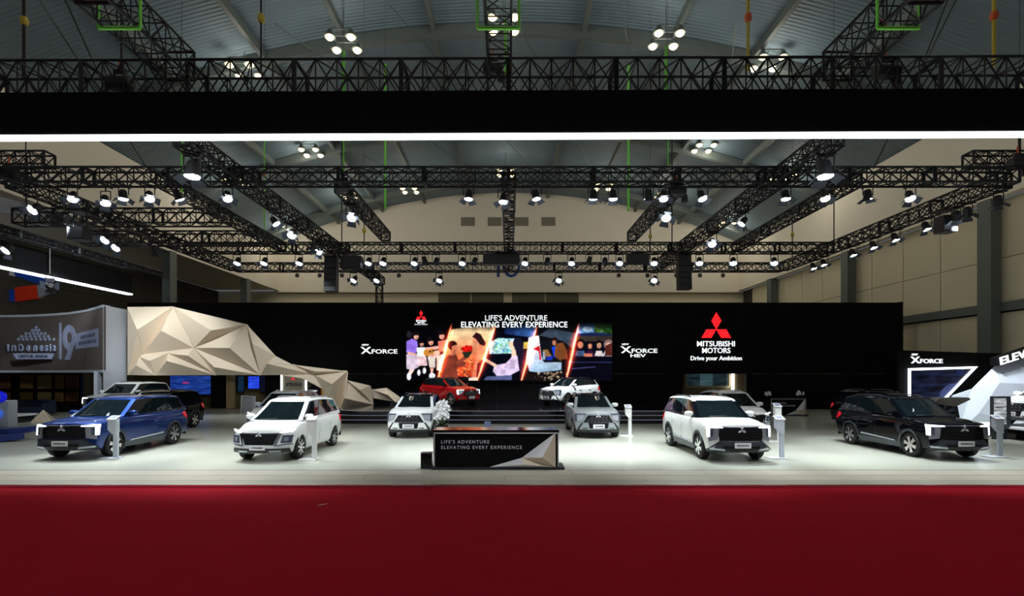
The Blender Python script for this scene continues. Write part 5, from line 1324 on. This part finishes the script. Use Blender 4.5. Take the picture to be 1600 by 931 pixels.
    def plate(s, z, w, h, txt, off=.04):
        p = s.F(0, z, off)
        i = s.add('number_plate', MB().box((0, 0, 0), (.015, w, h)).mesh('number_plate'), M_plate, None, (p[0] + .005, 0, z))
        s.add('plate_lettering', fit_text(txt, w * .74, h * .30, depth=.004, bold=.03), M_dletter, i, (.009, 0, 0), (0, 0, math.pi / 2))
    def front_suv(s):
        g = s.panel('grille', s.F, [(-.60, .62), (.60, .62), (.64, 1.0), (-.64, 1.0)], M_grille, .014, 12, 4)
        for k in range(4):
            z = .67 + k * .085; s.panel('grille_bar', s.F, [(-.58, z), (.58, z), (.58, z + .03), (-.58, z + .03)], M_gblack, .026, 12, 1, g)
        s.emb(.92, .075)
        s.panel('chrome_strip', s.F, [(-.64, 1.0), (.64, 1.0), (.64, 1.018), (-.64, 1.018)], M_sat, .02, 12, 1)
        hs = s.both('headlight', [(.64, .64), (.86, .60), (.88, .965), (.60, .965)], M_sat, off=.02, nu=5, nv=4)
        for i, sg in zip(hs, (1, -1)):
            s.panel('daytime_light', s.F, [(sg * .50, .975), (sg * .86, .965), (sg * .90, 1.03), (sg * .52, 1.012)], M_drl, .032, 8, 1, i)
            s.panel('daytime_light', s.F, [(sg * .83, .72), (sg * .90, .72), (sg * .91, 1.02), (sg * .82, 1.02)], M_drl, .036, 4, 3, i)
            s.panel('lamp_lens', s.F, [(sg * .75, .73), (sg * .82, .73), (sg * .82, .95), (sg * .74, .95)], M_headd, .028, 2, 2, i)
        s.panel('bumper', s.F, [(-.88, .29), (.88, .29), (.56, .60), (-.56, .60)], M_dtrim, .026, 12, 3)
        s.panel('air_intake', s.F, [(-.46, .33), (.46, .33), (.52, .48), (-.52, .48)], M_grille, .034, 8, 2)
        s.both('skid_bar', [(.44, .33), (.86, .37), (.86, .42), (.50, .40)], M_sat, off=.045, nu=5, nv=1)
        s.both('bumper_blade', [(.54, .61), (.60, .61), (.92, .36), (.84, .33)], M_trim, off=.036, nu=5, nv=1)
        s.plate(.50, .46, .15, s.txt, .05)
    def front_mpv(s):
        g = s.panel('grille', s.F, [(-.40, .50), (.40, .50), (.52, .80), (-.52, .80)], M_grille, .016, 10, 3)
        s.panel('grille_bar', s.F, [(-.54, .80), (.54, .80), (.54, .835), (-.54, .835)], M_chrome, .024, 10, 1, g)
        s.emb(.79, .06)
        s.both('chrome_blade', [(.42, .47), (.47, .47), (.60, .82), (.52, .82)], M_chrome, off=.028, nu=2, nv=5)
        hs = s.both('headlight', [(.58, .55), (.84, .55), (.86, .76), (.62, .76)], M_headd, off=.02, nu=5, nv=3)
        for i, sg in zip(hs, (1, -1)):
            s.panel('daytime_light', s.F, [(sg * .56, .82), (sg * .84, .86), (sg * .90, .915), (sg * .58, .855)], M_drl, .026, 6, 1, i)
            s.panel('lamp_lens', s.F, [(sg * .66, .60), (sg * .76, .60), (sg * .76, .70), (sg * .66, .70)], M_sat, .026, 2, 2, i)
        s.both('chrome_blade', [(.47, .47), (.86, .50), (.86, .525), (.47, .50)], M_chrome, off=.026, nu=4, nv=1)
        s.panel('bumper', s.F, [(-.82, .27), (.82, .27), (.80, .40), (-.80, .40)], M_trim, .024, 12, 2)
        s.both('skid_bar', [(.30, .30), (.60, .30), (.60, .34), (.30, .34)], M_sat, off=.036, nu=3, nv=1)
        s.plate(.43, .44, .14, s.txt, .05)
    def front_compact(s):
        g = s.panel('grille', s.F, [(-.58, .63), (.58, .63), (.40, .90), (-.40, .90)], M_grille, .016, 10, 3)
        for k in range(4):
            z = .66 + k * .06
            for j in range(-3, 4):
                y = j * .14 + (k % 2) * .05
                if abs(y) < .5 - k * .05: s.panel('grille_stud', s.F, [(y - .03, z), (y + .03, z), (y + .03, z + .02), (y - .03, z + .02)], M_sat, .028, 1, 1, g)
        s.emb(.89, .065)
        hs = s.both('headlight', [(.60, .72), (.84, .66), (.86, .93), (.50, .93)], M_dgrey, off=.02, nu=5, nv=4)
        for i, sg in zip(hs, (1, -1)):
            s.panel('daytime_light', s.F, [(sg * .50, .925), (sg * .84, .925), (sg * .86, .965), (sg * .48, .965)], 'DRL', .03, 6, 1, i)
            s.panel('daytime_light', s.F, [(sg * .80, .68), (sg * .87, .68), (sg * .87, .95), (sg * .81, .95)], 'DRL', .034, 3, 3, i)
        s.panel('air_intake', s.F, [(-.34, .40), (.34, .40), (.38, .61), (-.38, .61)], M_grille, .016, 8, 2)
        s.both('bumper_pod', [(.36, .38), (.70, .38), (.60, .58), (.38, .58)], 'PAINT', off=.045, nu=5, nv=3)
        s.both('bumper_blade', [(.74, .36), (.82, .36), (.64, .62), (.58, .62)], M_trim, off=.022, nu=3, nv=4)
        s.panel('lower_lip', s.F, [(-.80, .24), (.80, .24), (.80, .345), (-.80, .345)], M_trim, .022, 12, 2)
        s.both('fog_slot', [(.40, .40), (.60, .40), (.58, .43), (.42, .43)], M_trim, off=.052, nu=3, nv=1)
        s.plate(.49, .44, .15, s.txt, .05)

flat = lambda xr, xf, a, b2: [(xr, a), (xr + .5, 1.0), (xf - .9, 1.0), (xf, b2)]
SUV = CarType(W=1.84, H=1.76, xf=2.30, xr=-2.37, wb2=1.408, rw=.365, belt=1.17, cowl=1.13, rf=.30, rb0=-2.28, rb1=-2.0, wb=.83, wr=.67, apex=-.5, arch=.12, rdrop=.07, sweep=.24, crown=.035, clad=.125,
              skirt=.40, sill=True, cladm=M_dtrim, railm=M_trim, rails=True, spokes=6, spw=.062, spmat=M_rims, face='suv', txt='DESTINATOR', band0=.1, band1=.97, wins=[(.055, .335, .1, .1), (.36, .64, .1, .1), (.665, .93, .1, .22)],
              doors=[.98, -.08, -1.02], plan=flat(-2.37, 2.3, .94, .965), top=[(-2.37, 1.08), (-2.2, 1.17), (.9, 1.17), (1.3, 1.14), (2.1, 1.075), (2.3, 1.04)], bot=[(-2.37, .34), (-1.9, .24), (1.8, .24), (2.3, .29)],
              lean=[(.24, .12), (.40, .0), (.6, .03), (.95, .05), (1.1, .10)], rlean=[(.3, .06), (.6, 0), (1.2, .06)])
MPV = CarType(W=1.75, H=1.73, xf=2.25, xr=-2.34, wb2=1.388, rw=.335, belt=1.10, cowl=1.32, rf=.34, rb0=-2.22, rb1=-1.92, wb=.79, wr=.62, apex=-.35, arch=.17, rdrop=.10, sweep=.30, crown=.05, clad=.075,
              skirt=.27, sill=False, cladm='PAINT', railm=M_sat, rails=True, spokes=8, spw=.032, spmat=M_rims, face='mpv', txt='XPANDER', band0=.2, band1=.95, wins=[(.10, .35, .10, .10), (.375, .64, .10, .12), (.66, .90, .13, .30)],
              doors=[1.0, -.02, -.95], plan=flat(-2.34, 2.25, .92, .955), top=[(-2.34, 1.02), (-2.1, 1.11), (.9, 1.10), (1.35, 1.06), (2.05, .935), (2.25, .88)], bot=[(-2.34, .32), (-1.9, .22), (1.8, .21), (2.25, .25)],
              lean=[(.2, .10), (.35, .0), (.55, .02), (.8, .07), (.95, .13)], rlean=[(.3, .05), (.6, 0), (1.2, .08)])
COMP = CarType(W=1.81, H=1.65, xf=2.19, xr=-2.18, wb2=1.325, rw=.35, belt=1.13, cowl=1.10, rf=.22, rb0=-2.05, rb1=-1.68, wb=.80, wr=.63, apex=-.35, arch=.15, rdrop=.11, sweep=.26, crown=.045, clad=.115,
               skirt=.38, sill=False, cladm=M_trim, railm=M_trim, rails=True, spokes=5, spw=.05, spmat=M_rims, face='compact', txt='XFORCE', drlm=M_drl, band0=.24, band1=.95, wins=[(.06, .37, .10, .12), (.395, .70, .13, .22), (.72, .90, .26, .40)],
               doors=[.92, -.05, -.98], plan=flat(-2.18, 2.19, .94, .96), top=[(-2.18, 1.06), (-1.95, 1.14), (.8, 1.13), (1.2, 1.11), (1.95, 1.03), (2.19, .985)], bot=[(-2.18, .34), (-1.8, .24), (1.7, .24), (2.19, .28)],
               lean=[(.2, .12), (.36, .0), (.6, .04), (.95, .08), (1.05, .13)], rlean=[(.3, .06), (.6, 0), (1.2, .08)])
def paint(name, c, rough=.3, metal=.0, coat=.7): return mat(name, c, rough, metal, coat=coat, spec=.12 if coat > .6 else 0.0)
PW = paint('white_car_paint', (.80, .82, .82)); PB = paint('blue_car_paint', (.006, .034, .19), .3, .6); PK = paint('black_car_paint', (.002, .003, .005), .5, 0, .5); PS = paint('silver_white_car_paint', (.62, .68, .74), .3, .2)
PR = paint('red_car_paint', (.42, .006, .008), .28, .3); PG = paint('silver_grey_car_paint', (.42, .46, .48), .28, .5); PN = paint('dark_navy_car_paint', (.002, .003, .008), .5, 0, .5)
def car(T, label, X, Y, deg, pm, roof=None, mirror=None, Z=0.0, pillar=None, drl=None, name='sport_utility_vehicle', cat='car', skip=()):
    """deg: 0 faces the viewer, positive turns its nose to the picture's right"""
    t = thing(name, label, cat, (X, Y, Z), math.radians(-90 + deg))
    objs = []
    for nm, me, m, par, loc, rot in T.parts:
        o = bpy.data.objects.new(nm, me); COL.objects.link(o); objs.append(o)
        o.parent = objs[par] if par is not None else t
        if nm in skip and par is None: pass
        if loc is not None: o.location = loc
        if rot is not None: o.rotation_euler = rot
        if len(me.materials) == 0: me.materials.append(M_white)
        if m == 'PAINT2': sl_ = [pm, M_trim]
        elif m == 'ROOF2': sl_ = [pillar or pm, roof or pm]
        elif m == 'PAINT': sl_ = [pm]
        elif m == 'DRL': sl_ = [drl or M_headd]
        elif m == 'MIRROR': sl_ = [mirror or pm]
        else: sl_ = [m]
        for k, mm in enumerate(sl_):
            o.material_slots[k].link = 'OBJECT'; o.material_slots[k].material = mm
    return t
car(SUV, 'metallic blue sport utility vehicle at the front left', -12.85, 17.35, 0, PB)
car(MPV, 'white van with dark grille beside the blue car, front row', -6.97, 16.95, -1.5, PW, name='minivan')
car(SUV, 'white sport utility vehicle with black pillars at the front right of centre', 6.5, 16.95, 0.5, PW, pillar=PK)
car(SUV, 'black sport utility vehicle at the front right', 13.05, 17.3, 0, PK)
car(COMP, 'white compact car with black roof left of the front desk', -3.86, 22.35, 0, PW, PK, PK, name='compact_car')
car(COMP, 'silver grey compact car right of the front desk', 3.45, 22.3, 0, PG, PK, PW, name='compact_car')
car(COMP, 'red compact car with black roof on the stage', -3.75, 33.0, 44, PR, PK, PK, Z=.595, drl=M_drl, name='compact_car')
car(COMP, 'white compact car on the stage below the screen', 3.85, 33.0, -46, PW, PK, PW, Z=.595, name='compact_car')
car(MPV, 'silver white van partly hidden behind the white front van', -10.0, 23.7, 0, PS, name='minivan')
car(MPV, 'white van partly hidden behind the white front sport utility vehicle', 10.0, 23.7, 0, PW, name='minivan')
car(SUV, 'black sport utility vehicle with red tail light behind the blue car', -15.55, 23.1, 0, PN)
car(SUV, 'white sport utility vehicle far behind the blue car', -20.35, 28.2, 0, PW, Z=.30)
car(SUV, 'dark sport utility vehicle with red tail light behind the black front car', 16.5, 23.3, 0, PN)
car(COMP, 'white car on the podium at the right picture edge', 21.55, 20.6, -82, PW, PK, PW, Z=.48, name='compact_car')
